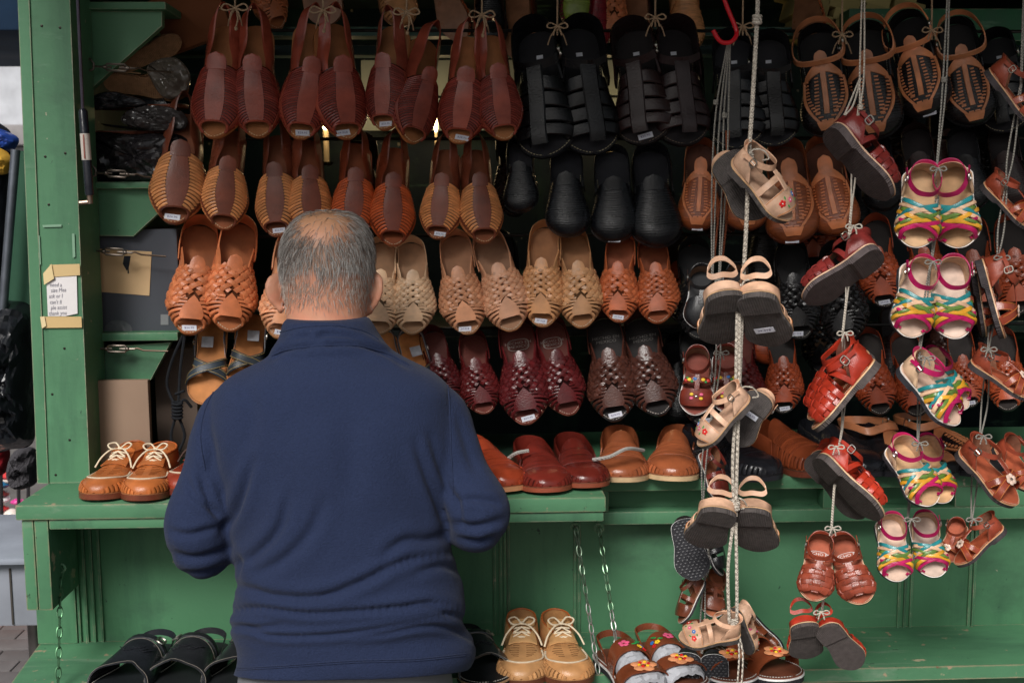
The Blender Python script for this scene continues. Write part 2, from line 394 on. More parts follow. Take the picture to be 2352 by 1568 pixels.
candle_lamp(1001, 284, 3.45, .006, 'tiny glowing bulb right of the twisted third burgundy pair')
candle_lamp(1400, 282, 3.45, .013, 'glowing candle bulb between the black and dark brown fisherman sandals')
# --- street on the left, behind the post
def bgbox(name, px0, py0, px1, py1, Y, dep, m, color, label, cat, bev=.01):
    a = P(px0, py0, Y); b = P(px1, py1, Y)
    mb = MB().box(((a.x+b.x)/2, Y+dep/2, (a.z+b.z)/2), (abs(b.x-a.x), dep, abs(a.z-b.z)), bev=bev)
    o = link(name, mb.mesh(name, MATS[m]), None, color); tag(o, label, cat); return o
bx = empty('white_building', (-5, 9.3, 0)); tag(bx, 'pale plastered building across the street behind the post', 'building')
bl_ = lambda nm, x0, x1, y0, y1, z0, z1, c: link(nm, MB().box(((x0+x1)/2+5, (y0+y1)/2-9.3, (z0+z1)/2), (x1-x0, y1-y0, z1-z0), bev=.02).mesh(nm, MATS['matte']), bx, c)
zl0, zl1 = P(20, 335, 9.0).z, P(20, 288, 9.0).z
bl_('wall', -13, 3, 9.0, 9.6, zl1, 6.2, lin(205, 208, 214)); bl_('ledge', -13, 3, 8.86, 9.6, zl0, zl1-.004, lin(150, 146, 146)); bl_('lower_wall', -13, 3, 9.04, 9.6, 0, zl0-.004, lin(188, 190, 194))
for k in range(6):
    x = -12+k*2.3; wn = bl_('window', x, x+1.1, 8.97, 9.0, 3.3, 4.8, lin(90, 96, 104)); bl_('window_frame', x-.08, x+1.18, 8.95, 8.985, 3.2, 3.296, lin(170, 170, 172))
bgbox('dark_awning', -500, -300, 140, 70, 4.6, 1.2, 'matte', lin(24, 44, 66), 'dark navy awning edge at the top left corner', 'awning')
# ================================================================ shoe building kit
# A shoe is modelled one unit long: heel at y = 0, toe at y = 1, sole in the xy plane, upper towards +z.
class Last:
    def __init__(s, wk, hk, curve=.02, spring=.03, capT=.22, capH=.13, pT=2.3, e=.8):
        s.wk, s.hk, s.curve, s.spring, s.capT, s.capH, s.pT, s.e = wk, hk, curve, spring, capT, capH, pT, e
    def capt(s, v):
        v = np.asarray(v, float)
        a = np.clip((v-(1-s.capT))/s.capT, 0, 1); b = np.clip(1-v/s.capH, 0, 1)
        return np.sqrt(np.clip(1-a**s.pT, 0, 1))*np.sqrt(np.clip(1-b**2.2, 0, 1))
    def wid(s, v): return herm(s.wk[0], s.wk[1], v)*s.capt(v)
    def hgt(s, v):
        a = np.clip((np.asarray(v, float)-(1-s.capT))/s.capT, 0, 1)
        return herm(s.hk[0], s.hk[1], v)*np.clip(1-a**(s.pT*1.3), 0, 1)**.5
    def cx(s, v): return s.curve*(np.asarray(v, float)-.45)**2*2.2 - s.curve*.35
    def tz(s, v): return s.spring*np.clip((np.asarray(v, float)-.7)/.3, 0, 1)**2
    def S(s, t, v, off=0.):
        t = np.asarray(t, float); v = np.asarray(v, float); th = np.clip(t, -1, 1)*math.pi/2
        sn = np.sin(th); cs = np.cos(th)
        x = s.cx(v) + (s.wid(v)+off)*np.sign(sn)*np.abs(sn)**s.e
        z = (s.hgt(v)+off)*np.abs(cs)**s.e + s.tz(v) + .004
        y = v + off*np.clip((v-.8)/.2, 0, 1)
        return np.stack(np.broadcast_arrays(x, y, z), -1)
    def N(s, t, v):
        d = 1e-3
        a = s.S(np.clip(t+d, -1, 1), v)-s.S(np.clip(t-d, -1, 1), v)
        b = s.S(t, np.clip(v+d, 0, .999))-s.S(t, np.clip(v-d, 0, .999))
        return nrm(np.cross(a, b))
    def outline(s, n=26, off=0., a=0., b=1.):
        q = np.linspace(0, 1, n); v = a+(b-a)*(1-np.cos(q*math.pi))/2
        return v, s.wid(v)
ADULT = Last(([0, .1, .25, .42, .58, .72, .86, 1], [.11, .114, .115, .117, .15, .168, .150, .11]),
             ([0, .2, .38, .5, .62, .75, .88, 1], [.2, .2, .215, .205, .185, .15, .115, .09]), curve=.03, spring=.04, capT=.30, pT=2.0)
ROUND = Last(([0, .1, .25, .42, .58, .72, .86, 1], [.125, .128, .128, .127, .15, .178, .178, .15]),
             ([0, .2, .38, .5, .62, .75, .88, 1], [.22, .22, .22, .2, .17, .145, .13, .11]), curve=.025, spring=.02, capT=.24, pT=2.7)
KID = Last(([0, .1, .25, .42, .58, .72, .86, 1], [.16, .165, .165, .16, .185, .205, .195, .15]),
           ([0, .2, .38, .5, .62, .75, .88, 1], [.22, .23, .25, .24, .22, .19, .15, .12]), curve=.03, spring=.02, capT=.26, pT=2.2)

def sole_slab(mb, L, z0, z1, off=0., a=0., b=1., n=26, zf=None):
    v, wd = L.outline(n, a=a, b=b)
    wd = wd+off
    y = v.copy()
    if a <= 0: y = y-off*np.clip(1-v/.15, 0, 1)
    if b >= 1: y = y+off*np.clip((v-.8)/.2, 0, 1)
    cx = L.cx(v); tz = L.tz(v); vs = []
    lo = np.full(n, z0) if zf is None else zf(v)
    for i in range(n):
        for sx, zz in ((-1, z1), (1, z1), (1, lo[i]), (-1, lo[i])):
            vs.append((cx[i]+sx*wd[i], y[i], zz+tz[i]))
    fs = []
    for i in range(n-1):
        for k in range(4): fs.append((i*4+k, i*4+(k+1) % 4, (i+1)*4+(k+1) % 4, (i+1)*4+k))
    fs += [(3, 2, 1, 0), tuple((n-1)*4+k for k in range(4))]
    mb.add(vs, fs)
def patch(L, v0, v1, t0=-1., t1=1., nt=17, nv=10, off=.003, th=.008, lift=None, puff=0.):
    """piece of upper lying on the last; v0, v1: functions of t"""
    t = np.linspace(t0, t1, nt); s_ = np.linspace(0, 1, nv)
    if v1(0) > .97: nv = max(nv, 24); s_ = 1-(1-np.linspace(0, 1, nv))**2.2
    A0 = np.array([v0(x) for x in t]); A1 = np.array([v1(x) for x in t])
    V = A0[None, :]+(A1-A0)[None, :]*s_[:, None]; T = np.broadcast_to(t[None, :], V.shape)
    o = off + (puff*np.sin(s_*math.pi)[:, None]*np.cos(T*math.pi/2) if puff else 0)
    A = L.S(T, V, o); B = L.S(T, V, o+th)
    if lift is not None:
        dz = lift(T, V); A = A.copy(); B = B.copy(); A[..., 2] += dz; B[..., 2] += dz
    return MB().shell(A, B)
def strip(L, tv, width, th=.008, off=.004, crown=.3):
    """leather strip following a path (t, v[, off]) over the last"""
    tv = np.asarray(tv, float); t, v = tv[:, 0], tv[:, 1]
    o = tv[:, 2]+off if tv.shape[1] > 2 else off
    C = L.S(t, v, o); N_ = L.N(t, v); T = nrm(np.gradient(C, axis=0)); Sd = np.cross(N_, T)
    return MB().ribbon(C, Sd, N_, width, th, crown)
def line(a, b, n=8): 
    q = np.linspace(0, 1, n)[:, None]; return np.asarray(a, float)[None]*(1-q)+np.asarray(b, float)[None]*q
def curve3(pts, n=24, closed=False):
    p = np.asarray(pts, float); k = len(p)
    x = np.arange(k+(1 if closed else 0)); q = np.concatenate([p, p[:1]]) if closed else p
    s_ = np.linspace(0, x[-1], n, endpoint=not closed)
    if closed:
        out = []
        for u in s_:
            i = int(u) % k; f = u-int(u); a, b, c, d = p[(i-1) % k], p[i], p[(i+1) % k], p[(i+2) % k]
            out.append(.5*((2*b)+(-a+c)*f+(2*a-5*b+4*c-d)*f*f+(-a+3*b-3*c+d)*f**3))
        return np.array(out)
    return np.stack([herm(x, q[:, j], s_) for j in range(p.shape[1])], -1)
def band(low, high, th, n=24, closed=False, crown=.1):
    lo = curve3(low, n, closed); hi = curve3(high, n, closed)
    C = (lo+hi)/2; Sd = hi-lo; W = np.linalg.norm(Sd, axis=1)
    T = (np.roll(C, -1, 0)-np.roll(C, 1, 0)) if closed else np.gradient(C, axis=0)
    N_ = np.cross(nrm(T), nrm(Sd))
    return MB().ribbon(C, Sd, N_, W, th, crown, closed)
def stitches(L, a=.35, inset=.016, n=46, z=.012, wd=.005, both=True, skip=None):
    mb = MB(); v = a+(1-a)*(np.sin(np.linspace(0, 1, n)*math.pi/2))**1.0; v[-1] = .998
    for sx in (-1, 1):
        c = np.stack([L.cx(v)+sx*(L.wid(v)-inset*np.clip(L.wid(v)/.1, 0, 1)), v-inset*np.clip((v-.85)/.15, 0, 1), L.tz(v)+z], -1)
        # even spacing along the edge
        d = np.concatenate([[0], np.cumsum(np.linalg.norm(np.diff(c, axis=0), axis=1))]); tot = d[-1]; m = int(tot/.021)
        for k in range(m):
            u0, u1 = (k+.15)*tot/m, (k+.75)*tot/m
            p0 = np.array([np.interp(u0, d, c[:, j]) for j in range(3)]); p1 = np.array([np.interp(u1, d, c[:, j]) for j in range(3)])
            t = nrm(p1-p0); sd = np.cross(t, [0, 0, 1.])*wd/2; up = np.array([0, 0, wd*.8])
            mb.add([p0-sd, p0+sd, p1+sd, p1-sd, p0-sd+up, p0+sd+up, p1+sd+up, p1-sd+up], [(0,1,2,3), (4,5,6,7), (0,1,5,4), (1,2,6,5), (2,3,7,6), (3,0,4,7)])
    return mb

class Kind:
    """parts of one kind of shoe; meshes are shared by all its copies"""
    def __init__(s): s.parts = []
    def add(s, name, mb, m, col, parent=None, sharp=40, j=.1):
        me = mb if isinstance(mb, bpy.types.Mesh) else mb.mesh(name, MATS[m], sharp=sharp)
        s.parts.append((name, me, col, parent, j)); return len(s.parts)-1
KINDS = {}

def base(K, L, th=.03, insole='insole', rub='leather', stitch=True, welt=None, st_a=.4, so=.012, heel=0., zin=.004, mid=None):
    z = 0.
    mb = MB()
    if heel:
        zf = lambda v: np.where(v < .33, -th-heel, np.where(v < .36, -th-heel+(v-.33)/.03*heel, -th))
        sole_slab(mb, L, -th, -(mid or 0), so, zf=zf, n=40)
    else: sole_slab(mb, L, -th, -(mid or 0), so)
    K.add('sole', mb, rub, 'sole', sharp=30)
    if mid:
        mb = MB(); sole_slab(mb, L, -mid, 0.001, so+.004); K.add('midsole', mb, 'leather', 'mid', sharp=30)
    mb = MB(); sole_slab(mb, L, .001, .009, so-.004); i = K.add('insole', mb, 'insole', 'insole', sharp=30)
    if stitch: K.add('stitching', stitches(L, st_a, inset=.0), 'thread', 'stitch', i, j=0)
    return i

TAGTXT = {}
def text_mesh(txt, size, mkey='ink', depth=.0, shear=0., lines=1.0, align='CENTER'):
    key = (txt, size, mkey, shear, align)
    if key in TAGTXT: return TAGTXT[key]
    cu = bpy.data.curves.new('lettering', 'FONT'); cu.body = txt; cu.size = size; cu.align_x = align; cu.align_y = 'CENTER'; cu.shear = shear; cu.space_line = lines
    cu.resolution_u = 2
    o = bpy.data.objects.new('lettering', cu); COL.objects.link(o)
    bpy.context.view_layer.update()
    me = bpy.data.meshes.new_from_object(o.evaluated_get(bpy.context.evaluated_depsgraph_get()))
    bpy.data.objects.remove(o, do_unlink=True)
    me.materials.clear(); me.materials.append(MATS[mkey]); me.name = 'lettering'
    TAGTXT[key] = me
    return me

def sling(K, L, v0=.43, end=-.13, pinch=.075, zlo=.07, zhi=.155, name='heel_strap', m='leather', col='upper', top=.8):
    w0 = float(L.wid(v0)); h0 = float(L.hgt(v0)); c = float(L.cx(v0)); lo = []; hi = []
    for sx in (-1, 1):
        l = [(c+sx*(w0+.006), v0+.06, .012), (c+sx*(w0+.006), v0-.10, .02), (sx*(w0*.75+pinch*.3), .17, .035), (sx*pinch*1.25, end+.12, zlo), (sx*pinch*.8, end+.03, zlo+.01)]
        h = [(c+sx*w0*.68, v0+.06, h0*top), (c+sx*w0*.66, v0-.08, h0*.74), (sx*(w0*.30+pinch*.2), .20, .13), (sx*pinch*.55, end+.12, zhi), (sx*pinch*.35, end+.04, zhi+.02)]
        if sx < 0: lo += l+[(0, end, zlo+.012)]; hi += h+[(0, end-.005, zhi+.04)]
        else: lo += l[::-1]; hi += h[::-1]
    K.add(name, band(lo, hi, .008, 44), m, col)
    for sx in (-1, 1):                                        # pleats along the strap
        for q in (.28, .5, .72):
            p = [np.array(a)*(1-q)+np.array(b)*q for a, b in zip(lo, hi)]; p = p[1:5] if sx < 0 else p[6:10]
            K.add('strap_pleat', MB().tube(curve3([np.array(x)+np.array((sx*.004, 0, .003)) for x in p], 10), .004, 4), m, col, j=.3)
def buckle(K, C, X, Yv, w, h, r=.008, parent=None, col='metal'):
    C, X, Yv = Vector(C), Vector(X).normalized(), Vector(Yv).normalized(); mb = MB(); pts = []
    for a in range(16):
        an = 2*math.pi*a/16; ca, sa = math.cos(an), math.sin(an)
        pts.append(C + X*(w/2*math.copysign(abs(ca)**.55, ca)) + Yv*(h/2*math.copysign(abs(sa)**.55, sa)))
    mb.tube(pts, r, 6, closed=True); mb.tube([C-X*w*.45, C+X*w*.55], r*.7, 5)
    return K.add('buckle', mb, 'metal', col, parent, j=0)

def ribs(L, v0, v1, n, ta, tb, side, wfac=.92, slant=.03, m=7, th=.009):
    """row of cross strips on one side of the vamp"""
    out = []; step = (v1-v0)/n
    for i in range(n):
        v = v0+(i+.5)*step; a = ta(v) if callable(ta) else ta; b = tb(v) if callable(tb) else tb
        path = [(side*(a+(b-a)*q), v+slant*(q-.5)) for q in np.linspace(0, 1, m)]
        out.append(strip(L, path, step*wfac*1.02, th))
    return out
def tongue(K, L, v0, v1, tw, col='upper', m='leather', lift=.012, name='tongue'):
    """rounded leather flap standing over the instep, its free end at v0"""
    n = 11; rows = 9; A = []; B = []
    for q in np.linspace(0, 1, rows):
        v = v0+(v1-v0)*q; hw = tw*math.sqrt(max(0, 1-(1-min(1, q*1.9))**2)) if q < .53 else tw*(1-.25*(q-.53))
        hw = max(hw, .012); t = np.linspace(-hw, hw, n)
        p = L.S(t, np.full(n, max(v, .3)), .012); p[:, 1] += v-max(v, .3); p[:, 2] += lift*(1-q)**1.2*2
        A.append(p); pb = p.copy(); pb[:, 2] += .009; B.append(pb)
    return K.add(name, MB().shell(np.array(A), np.array(B)), m, col)

def kind_sling(ribm='leather', thin=False, m='leather'):
    K = Kind(); L = ADULT
    base(K, L, .032)
    vb = .893; vbf = lambda t: vb+.070*min(1, abs(t)/.92)**2.2
    K.add('vamp', patch(L, lambda t: .43+.05*abs(t)**2, vbf, off=.002, th=.006, nv=14), m, 'gap')  # vamp coloured dark to paint the shade in the rib gaps
    tc = (lambda v: .15+.05*math.sin((v-.45)*7)) if not thin else (lambda v: .17)
    A = []; B = []
    for v in np.linspace(.44, vb-.01, 14):
        t = np.linspace(-tc(v), tc(v), 7); A.append(L.S(t, np.full(7, v), .006)); B.append(L.S(t, np.full(7, v), .017))
    K.add('center_band', MB().shell(np.array(A), np.array(B)), m, 'upper', j=.04)
    for sd in (-1, 1):
        K.add('side_band', patch(L, lambda t: .455+.03*abs(t), lambda t: vbf(t)-.012, *((.70, .86) if sd > 0 else (-.86, -.70)), nt=5, nv=12, off=.006, th=.009), m, 'upper', j=.04)
    tongue(K, L, .345, .48, .27, col='tongue', m=m)
    sling(K, L, .45, m=m)
    for sd in (-1, 1):
        for mb in ribs(L, .455, .90, 22 if thin else 16, lambda v: tc(v)+.015, lambda v: .715-.1*max(0, (v-.7)/.2), sd, wfac=.80 if thin else .84, th=.009 if thin else .013, slant=.045):
            K.add('strap', mb, ribm, 'rib', j=.2 if thin else .14)
        for mb in ribs(L, .5, .94, 13, .87, .995, sd, slant=-.05, wfac=.7, m=4, th=.012): K.add('edge_lace', mb, ribm, 'rib2', j=.18)
    t = np.linspace(-.95, .95, 15)
    K.add('toe_binding', strip(L, np.stack([t, np.array([vbf(x) for x in t])-.006], -1), .018, .014), m, 'upper')
    return K
def weave_paths(L, sp, reg, ang=52, a_unit=.24, amp=.006):
    """two crossing families of strips, each passing over and under"""
    out = []
    dx, dy = math.cos(R(ang)), math.sin(R(ang))
    for fam in (1, -1):
        nx, ny = -dy*fam, dx                                   # across the strip
        for i in range(-14, 15):
            pts = []
            for s_ in np.arange(-.5, .5, sp/4.):
                a = i*sp*nx + s_*dx; v = .62 + i*sp*ny + s_*dy*fam
                t = a/a_unit
                if abs(t) > .99 or not reg(t, v):
                    if len(pts) > 5: break
                    pts = []; continue
                j = i*(dx*dx-dy*dy) + fam*s_*2*dx*dy/sp          # index of the crossing strip here
                pts.append((t, v, fam*amp*math.cos(math.pi*(i+j))))
            if len(pts) > 5: out.append((fam, i, np.array(pts)))
    return out
def kind_woven(m='leather', insole_logo=None, sole_m='leather', sp_=.049, ang=52):
    K = Kind(); L = ADULT
    base(K, L, .034, rub=sole_m)
    # lining under the weave, coloured dark as the shade between strips
    K.add('lining', patch(L, lambda t: .5-.03*abs(t), lambda t: .84-.16*abs(t)**2, off=-.004, th=.005), 'suede', 'lining')
    reg = lambda t, v: (.455-.02*abs(t) < v < .79-.13*(1-abs(t))*0-.10*max(0, .35-abs(t))/.35)
    for fam, i, p in weave_paths(L, sp_, reg, ang, amp=.008):
        K.add('strap', strip(L, p, sp_*.86, .009, off=.008), m, 'upper', j=.15)
    # fan of strips at the toe sides
    for sd in (-1, 1):
        for k in range(6):
            q = k/5.; K.add('toe_strap', strip(L, line((sd*.985, .70+.235*q), (sd*.10, .735+.135*q), 8), (.026), .013, off=.004), m, 'upper', j=.15)
        for k in range(5):
            q = k/4.; K.add('side_strap', strip(L, line((sd*(.42+.13*q), .52+.02*q), (sd*(.80+.2*q), .25+.19*q), 9), .038, .009, off=.006), m, 'upper', j=.13)
    K.add('toe_tongue', patch(L, lambda t: .705+.155*abs(t/.3)**.9, lambda t: .892-.004*abs(t), -.3, .3, 11, 6, off=.014, th=.01), m, 'tongue')
    tongue(K, L, .37, .52, .2, col='tongue', m=m, lift=.006)
    w0 = .122
    lo = [(-w0, .34, .015), (-w0, .2, .015), (-w0*.85, .05, .02), (0, -.015, .025), (w0*.85, .05, .02), (w0, .2, .015), (w0, .34, .015)]
    hi = [(-w0*1.0, .36, .115), (-w0, .2, .14), (-w0*.78, .04, .19), (0, -.03, .215), (w0*.78, .04, .19), (w0, .2, .14), (w0*1.0, .36, .115)]
    K.add('heel_counter', band(lo, hi, .008, 32), m, 'upper')
    if insole_logo:
        me = text_mesh('HECHO EN\nMEXICO', .05, 'ink'); K.parts.append(('insole_logo', me, 'logo', 1, 0)); 
    return K
def kind_closed(overlay=None, m='black', kid=False, strap=False):
    """closed toe, ribbed all over; overlay: pale ladder pieces laced over the ribs"""
    K = Kind(); L = ROUND
    base(K, L, .04, st_a=.3)
    vt = lambda t: (.40 if overlay is None else .47)+.06*abs(t)**2
    K.add('vamp', patch(L, vt, lambda t: .99995, off=.0, th=.009, nv=16), m, 'upper')
    n = 19
    for i in range(n):
        v = .47+i*(.93-.47)/n
        K.add('rib', strip(L, [(t, v+.035*(1-abs(t))**1.3) for t in np.linspace(-.92, .92, 17)], .0205, .006), m, 'rib', j=.12)
    if overlay is None:
        tongue(K, L, .36, .5, .3, col='upper', m=m)
    else:
        K.add('center_piece', strip(L, [(0, v) for v in np.linspace(.46, .84, 12)], .04, .01, off=.014, crown=.1), 'leather', 'over', j=.05)
        for sd in (-1, 1):
            K.add('side_piece', strip(L, [(sd*(.62-.50*((v-.5)/.43)**1.6), v) for v in np.linspace(.5, .93, 14)], .022, .01, off=.013, crown=.1), 'leather', 'over', j=.05)
            for k in range(13):                               # the little teeth where the pale leather is laced
                v = .51+k*.031; tt = .62-.50*((v-.5)/.43)**1.6
                K.add('lacing_tooth', strip(L, [(sd*(tt-.1), v+.012), (sd*(tt-.16), v+.012), (sd*(tt-.2), v+.012)], .016, .008, off=.014), 'leather', 'over', j=.08)
                if k < 11:
                    K.add('lacing_tooth', strip(L, [(sd*.1, v), (sd*.15, v), (sd*.2, v)], .016, .008, off=.014), 'leather', 'over', j=.08)
        K.add('toe_piece', patch(L, lambda t: .90, lambda t: .965, -.22, .22, 7, 4, off=.012, th=.011), 'leather', 'over')
        K.add('instep_piece', patch(L, lambda t: .36+.10*abs(t/.5)**1.2, lambda t: .46+.06*abs(t/.5), -.56, .56, 11, 6, off=.012, th=.01), 'leather', 'over')
        n_ = 28; lo = [(-.15, .36, .22), (-.17, .22, .24), (-.11, .03, .23), (0, -.03, .23), (.11, .03, .23), (.17, .22, .24), (.15, .36, .22), (0, .40, .25)]
        if overlay == 'ladder':
            hi = [(p[0]*.95, p[1]-.03, p[2]+.06) for p in lo]
            i = K.add('ankle_strap', band(lo, hi, .009, 40, closed=True), 'leather', 'over')
            buckle(K, (-.17, .22, .27), (0, 1, 0), (0, .1, 1), .05, .07, parent=i)
            tongue(K, L, .27, .42, .16, col='over')
        else: tongue(K, L, .24, .44, .22, col='over')
    w0 = .132
    lo = [(-.15, .5, .01), (-w0, .34, .012), (-w0, .2, .012), (-w0*.85, .05, .015), (0, -.012, .015), (w0*.85, .05, .015), (w0, .2, .012), (w0, .34, .012), (.15, .5, .01)]
    hi = [(-.13, .48, .12), (-w0, .34, .16), (-w0, .2, .18), (-w0*.78, .04, .21), (0, -.02, .225), (w0*.78, .04, .21), (w0, .2, .18), (w0, .34, .16), (.13, .48, .12)]
    K.add('heel_counter', band(lo, hi, .009, 36), m, 'upper')
    return K
def kind_fisher(m='black'):
    K = Kind(); L = ROUND
    base(K, L, .05, st_a=.3)
    for v, wd in ((.86, .09), (.75, .105), (.63, .11), (.51, .11)):
        K.add('cross_strap', strip(L, [(t, v-.03*(1-abs(t))) for t in np.linspace(-1, 1, 17)], wd, .01, off=.004), m, 'upper', j=.1)
    K.add('center_strap', strip(L, [(.05, v) for v in np.linspace(.36, .93, 14)], .105, .011, off=.013), m, 'upper')
    w0 = .13
    lo = [(-.15, .48, .01), (-w0, .34, .012), (-w0, .2, .012), (-w0*.85, .05, .015), (0, -.012, .015), (w0*.85, .05, .015), (w0, .2, .012), (w0, .34, .012), (.15, .48, .01)]
    hi = [(-.14, .45, .14), (-w0, .34, .2), (-w0, .2, .24), (-w0*.8, .03, .28), (0, -.03, .30), (w0*.8, .03, .28), (w0, .2, .24), (w0, .34, .2), (.14, .45, .14)]
    K.add('heel_counter', band(lo, hi, .012, 36), m, 'upper')
    i = K.add('ankle_strap', band([(-.145, .26, .16), (-.14, .34, .2), (-.05, .385, .22), (.05, .39, .225), (.14, .34, .2)], [(-.14, .2, .2), (-.13, .29, .245), (-.045, .335, .27), (.05, .34, .27), (.135, .30, .24)], .01, 20), m, 'upper')
    buckle(K, (-.15, .25, .2), (0, 1, .4), (0, -.4, 1), .06, .085, parent=i)
    me = MB().box((0.0, .2, .0115), (.04, .03, .004)); K.add('size_label', me, 'paper', 'tagc')
    return K
def kind_cross(m='leather'):
    K = Kind(); L = ROUND
    base(K, L, .035, st_a=.12)
    for sd in (-1, 1):
        K.add('cross_strap', strip(L, [(sd*(-1+2*q), .50+.24*q) for q in np.linspace(0, 1, 16)], .10, .009, off=.004+.011*(sd > 0), crown=.08), m, 'upper', j=.05)
        for k in (-.036, .036):
            K.add('strap_stitching', strip(L, [(sd*(-1+2*q), .50+.24*q+k) for q in np.linspace(.03, .97, 16)], .005, .003, off=.015+.011*(sd > 0)), 'thread', 'stitch2', j=0)
    lo = [(-.15, .46, .02), (-.135, .3, .10), (-.12, .08, .13), (0, -.035, .14), (.12, .08, .13), (.135, .3, .10), (.15, .46, .02)]
    hi = [(-.15, .40, .06), (-.135, .28, .155), (-.12, .07, .185), (0, -.045, .2), (.12, .07, .185), (.135, .28, .155), (.15, .40, .06)]
    i = K.add('heel_strap', band(lo, hi, .008, 30), m, 'upper')
    K.add('strap_lining', band([(p[0]*.95, p[1]+.006, p[2]) for p in lo], [(p[0]*.95, p[1]+.006, p[2]) for p in hi], .003, 30), 'suede', 'lining', i)
    buckle(K, (.145, .3, .13), (0, 1, -.2), (0, .2, 1), .06, .075, parent=i)
    K.add('loop', MB().box((.02, .30, .13), (.11, .13, .012), bev=.005), 'suede', 'lining')
    return K
def rim_strips(K, L, n=15, t0=.96, t1=.62, va=.55, wd=.034, m='leather', col='rim', th=.013, name='rim_weave'):
    q = np.linspace(0, 1, 200); vv = va+(.992-va)*(1-(1-q)**2); c = L.S(np.full(200, .8), vv); d = np.concatenate([[0], np.cumsum(np.linalg.norm(np.diff(c, axis=0), axis=1))])
    for sd in (-1, 1):
        for k in range(n):
            v = float(np.interp((k+.5)/n*d[-1], d, vv)); sp_ = d[-1]/n; sl = .018*(1 if k % 2 else -1)*max(0, 1-(v-va)/(1-va)*1.1)
            K.add(name, strip(L, [(sd*(t0+(t1-t0)*s_), min(.995, v+sl*(s_-.5))) for s_ in np.linspace(0, 1, 6)], sp_*.80, th, off=.005), m, col, j=.25)
        K.add('rim_gap_shade', patch(L, lambda t: va, lambda t: .97, *((.62, .96) if sd > 0 else (-.96, -.62)), nt=6, nv=16, off=.006, th=.005), 'suede', 'mark')  # dark sheet painting the shade between the rim strips
def kind_laceup(m='leather'):
    K = Kind(); L = ROUND
    base(K, L, .05, st_a=.3, so=.02)
    K.add('vamp', patch(L, lambda t: .40+.02*abs(t), lambda t: .99995, off=.0, th=.009, nv=16), m, 'upper')
    rim_strips(K, L, 14, m=m)
    # raised apron seam and pressed diamond pattern on the toe
    seam = [(.62*math.cos(a), .60+.30*math.sin(a)) for a in np.linspace(0.0, math.pi, 30)]
    K.add('apron_seam', strip(L, seam, .014, .009, off=.009), 'thread', 'stitch', j=0)
    for k in range(6):
        for sd in (-1, 1):
            K.add('pressed_mark', strip(L, line((sd*.06, .63+.034*k), (sd*(.34-.05*abs(k-2)), .61+.034*k), 4), .007, .003, off=.009), 'suede', 'mark', j=.1)
    w0 = .134
    lo = [(-.165, .60, .01), (-.14, .46, .01), (-w0, .3, .012), (-w0, .16, .012), (-w0*.8, .04, .015), (0, -.012, .015), (w0*.8, .04, .015), (w0, .16, .012), (w0, .3, .012), (.14, .46, .01), (.165, .60, .01)]
    hi = [(-.075, .60, .17), (-.06, .46, .235), (-.105, .3, .25), (-.115, .16, .245), (-w0*.7, .05, .27), (0, -.005, .285), (w0*.7, .05, .27), (.115, .16, .245), (.105, .3, .25), (.06, .46, .235), (.075, .60, .17)]
    K.add('quarter', band(lo, hi, .011, 44), m, 'upper')
    K.add('collar_binding', MB().tube(curve3(hi[1:-1], 30), .008, 6), m, 'trim')
    K.add('tongue', patch(L, lambda t: .31, lambda t: .6, -.36, .36, 9, 8, off=.02, th=.009, lift=lambda T, V: .07*np.clip((.45-V)/.14, 0, 1)**2*.8), m, 'tongue')
    mb = MB()
    for k in range(4):
        v = .43+.042*k; z = .262-.028*k; x = .062+.004*k
        for sd in (-1, 1): mb.tube([(-sd*x, v, z), (0, v+.018, z+.022), (sd*x, v+.04, z-.02)], .0085, 6)
    for sd in (-1, 1):
        mb.tube(curve3([(0, .40, .30), (sd*.05, .36, .345), (sd*.10, .40, .34), (sd*.07, .43, .305), (0, .41, .30)], 18), .0075, 6)
        mb.tube(curve3([(0, .40, .30), (sd*.06, .46, .30), (sd*.12, .52, .24), (sd*.155, .58, .16)], 14), .0075, 6)
    mb.blob((0, .405, .303), (.022, .018, .016))
    K.add('laces', mb, 'thread', 'lace', j=0)
    return K
def kind_slipon(m='gloss', open_back=False):
    K = Kind(); L = ROUND
    base(K, L, .04, st_a=.3, so=.018, stitch=False)
    K.add('vamp', patch(L, lambda t: .33+.16*abs(t)**1.5, lambda t: .99995, off=.0, th=.01, nv=18, lift=lambda T, V: .05*np.clip((.5-V)/.17, 0, 1)*(1-np.abs(T))), m, 'upper')
    for i in range(12):
        v = .47+i*.024
        K.add('rib', strip(L, [(t, v+.02*(1-abs(t))) for t in np.linspace(-.62, .62, 11)], .021, .008, off=.007), m, 'rib', j=.12)
    rim_strips(K, L, 13, m=m)
    w0 = .134
    lo = [(-.15, .52, .01), (-w0, .34, .012), (-w0, .2, .012), (-w0*.85, .05, .015), (0, -.012, .015), (w0*.85, .05, .015), (w0, .2, .012), (w0, .34, .012), (.15, .52, .01)]
    hi = [(-.13, .48, .16), (-w0, .34, .19), (-w0*.97, .2, .21), (-w0*.75, .05, .25), (0, -.01, .265), (w0*.75, .05, .25), (w0*.97, .2, .21), (w0, .34, .19), (.13, .48, .16)]
    K.add('quarter', band(lo, hi, .01, 36), m, 'upper')
    return K
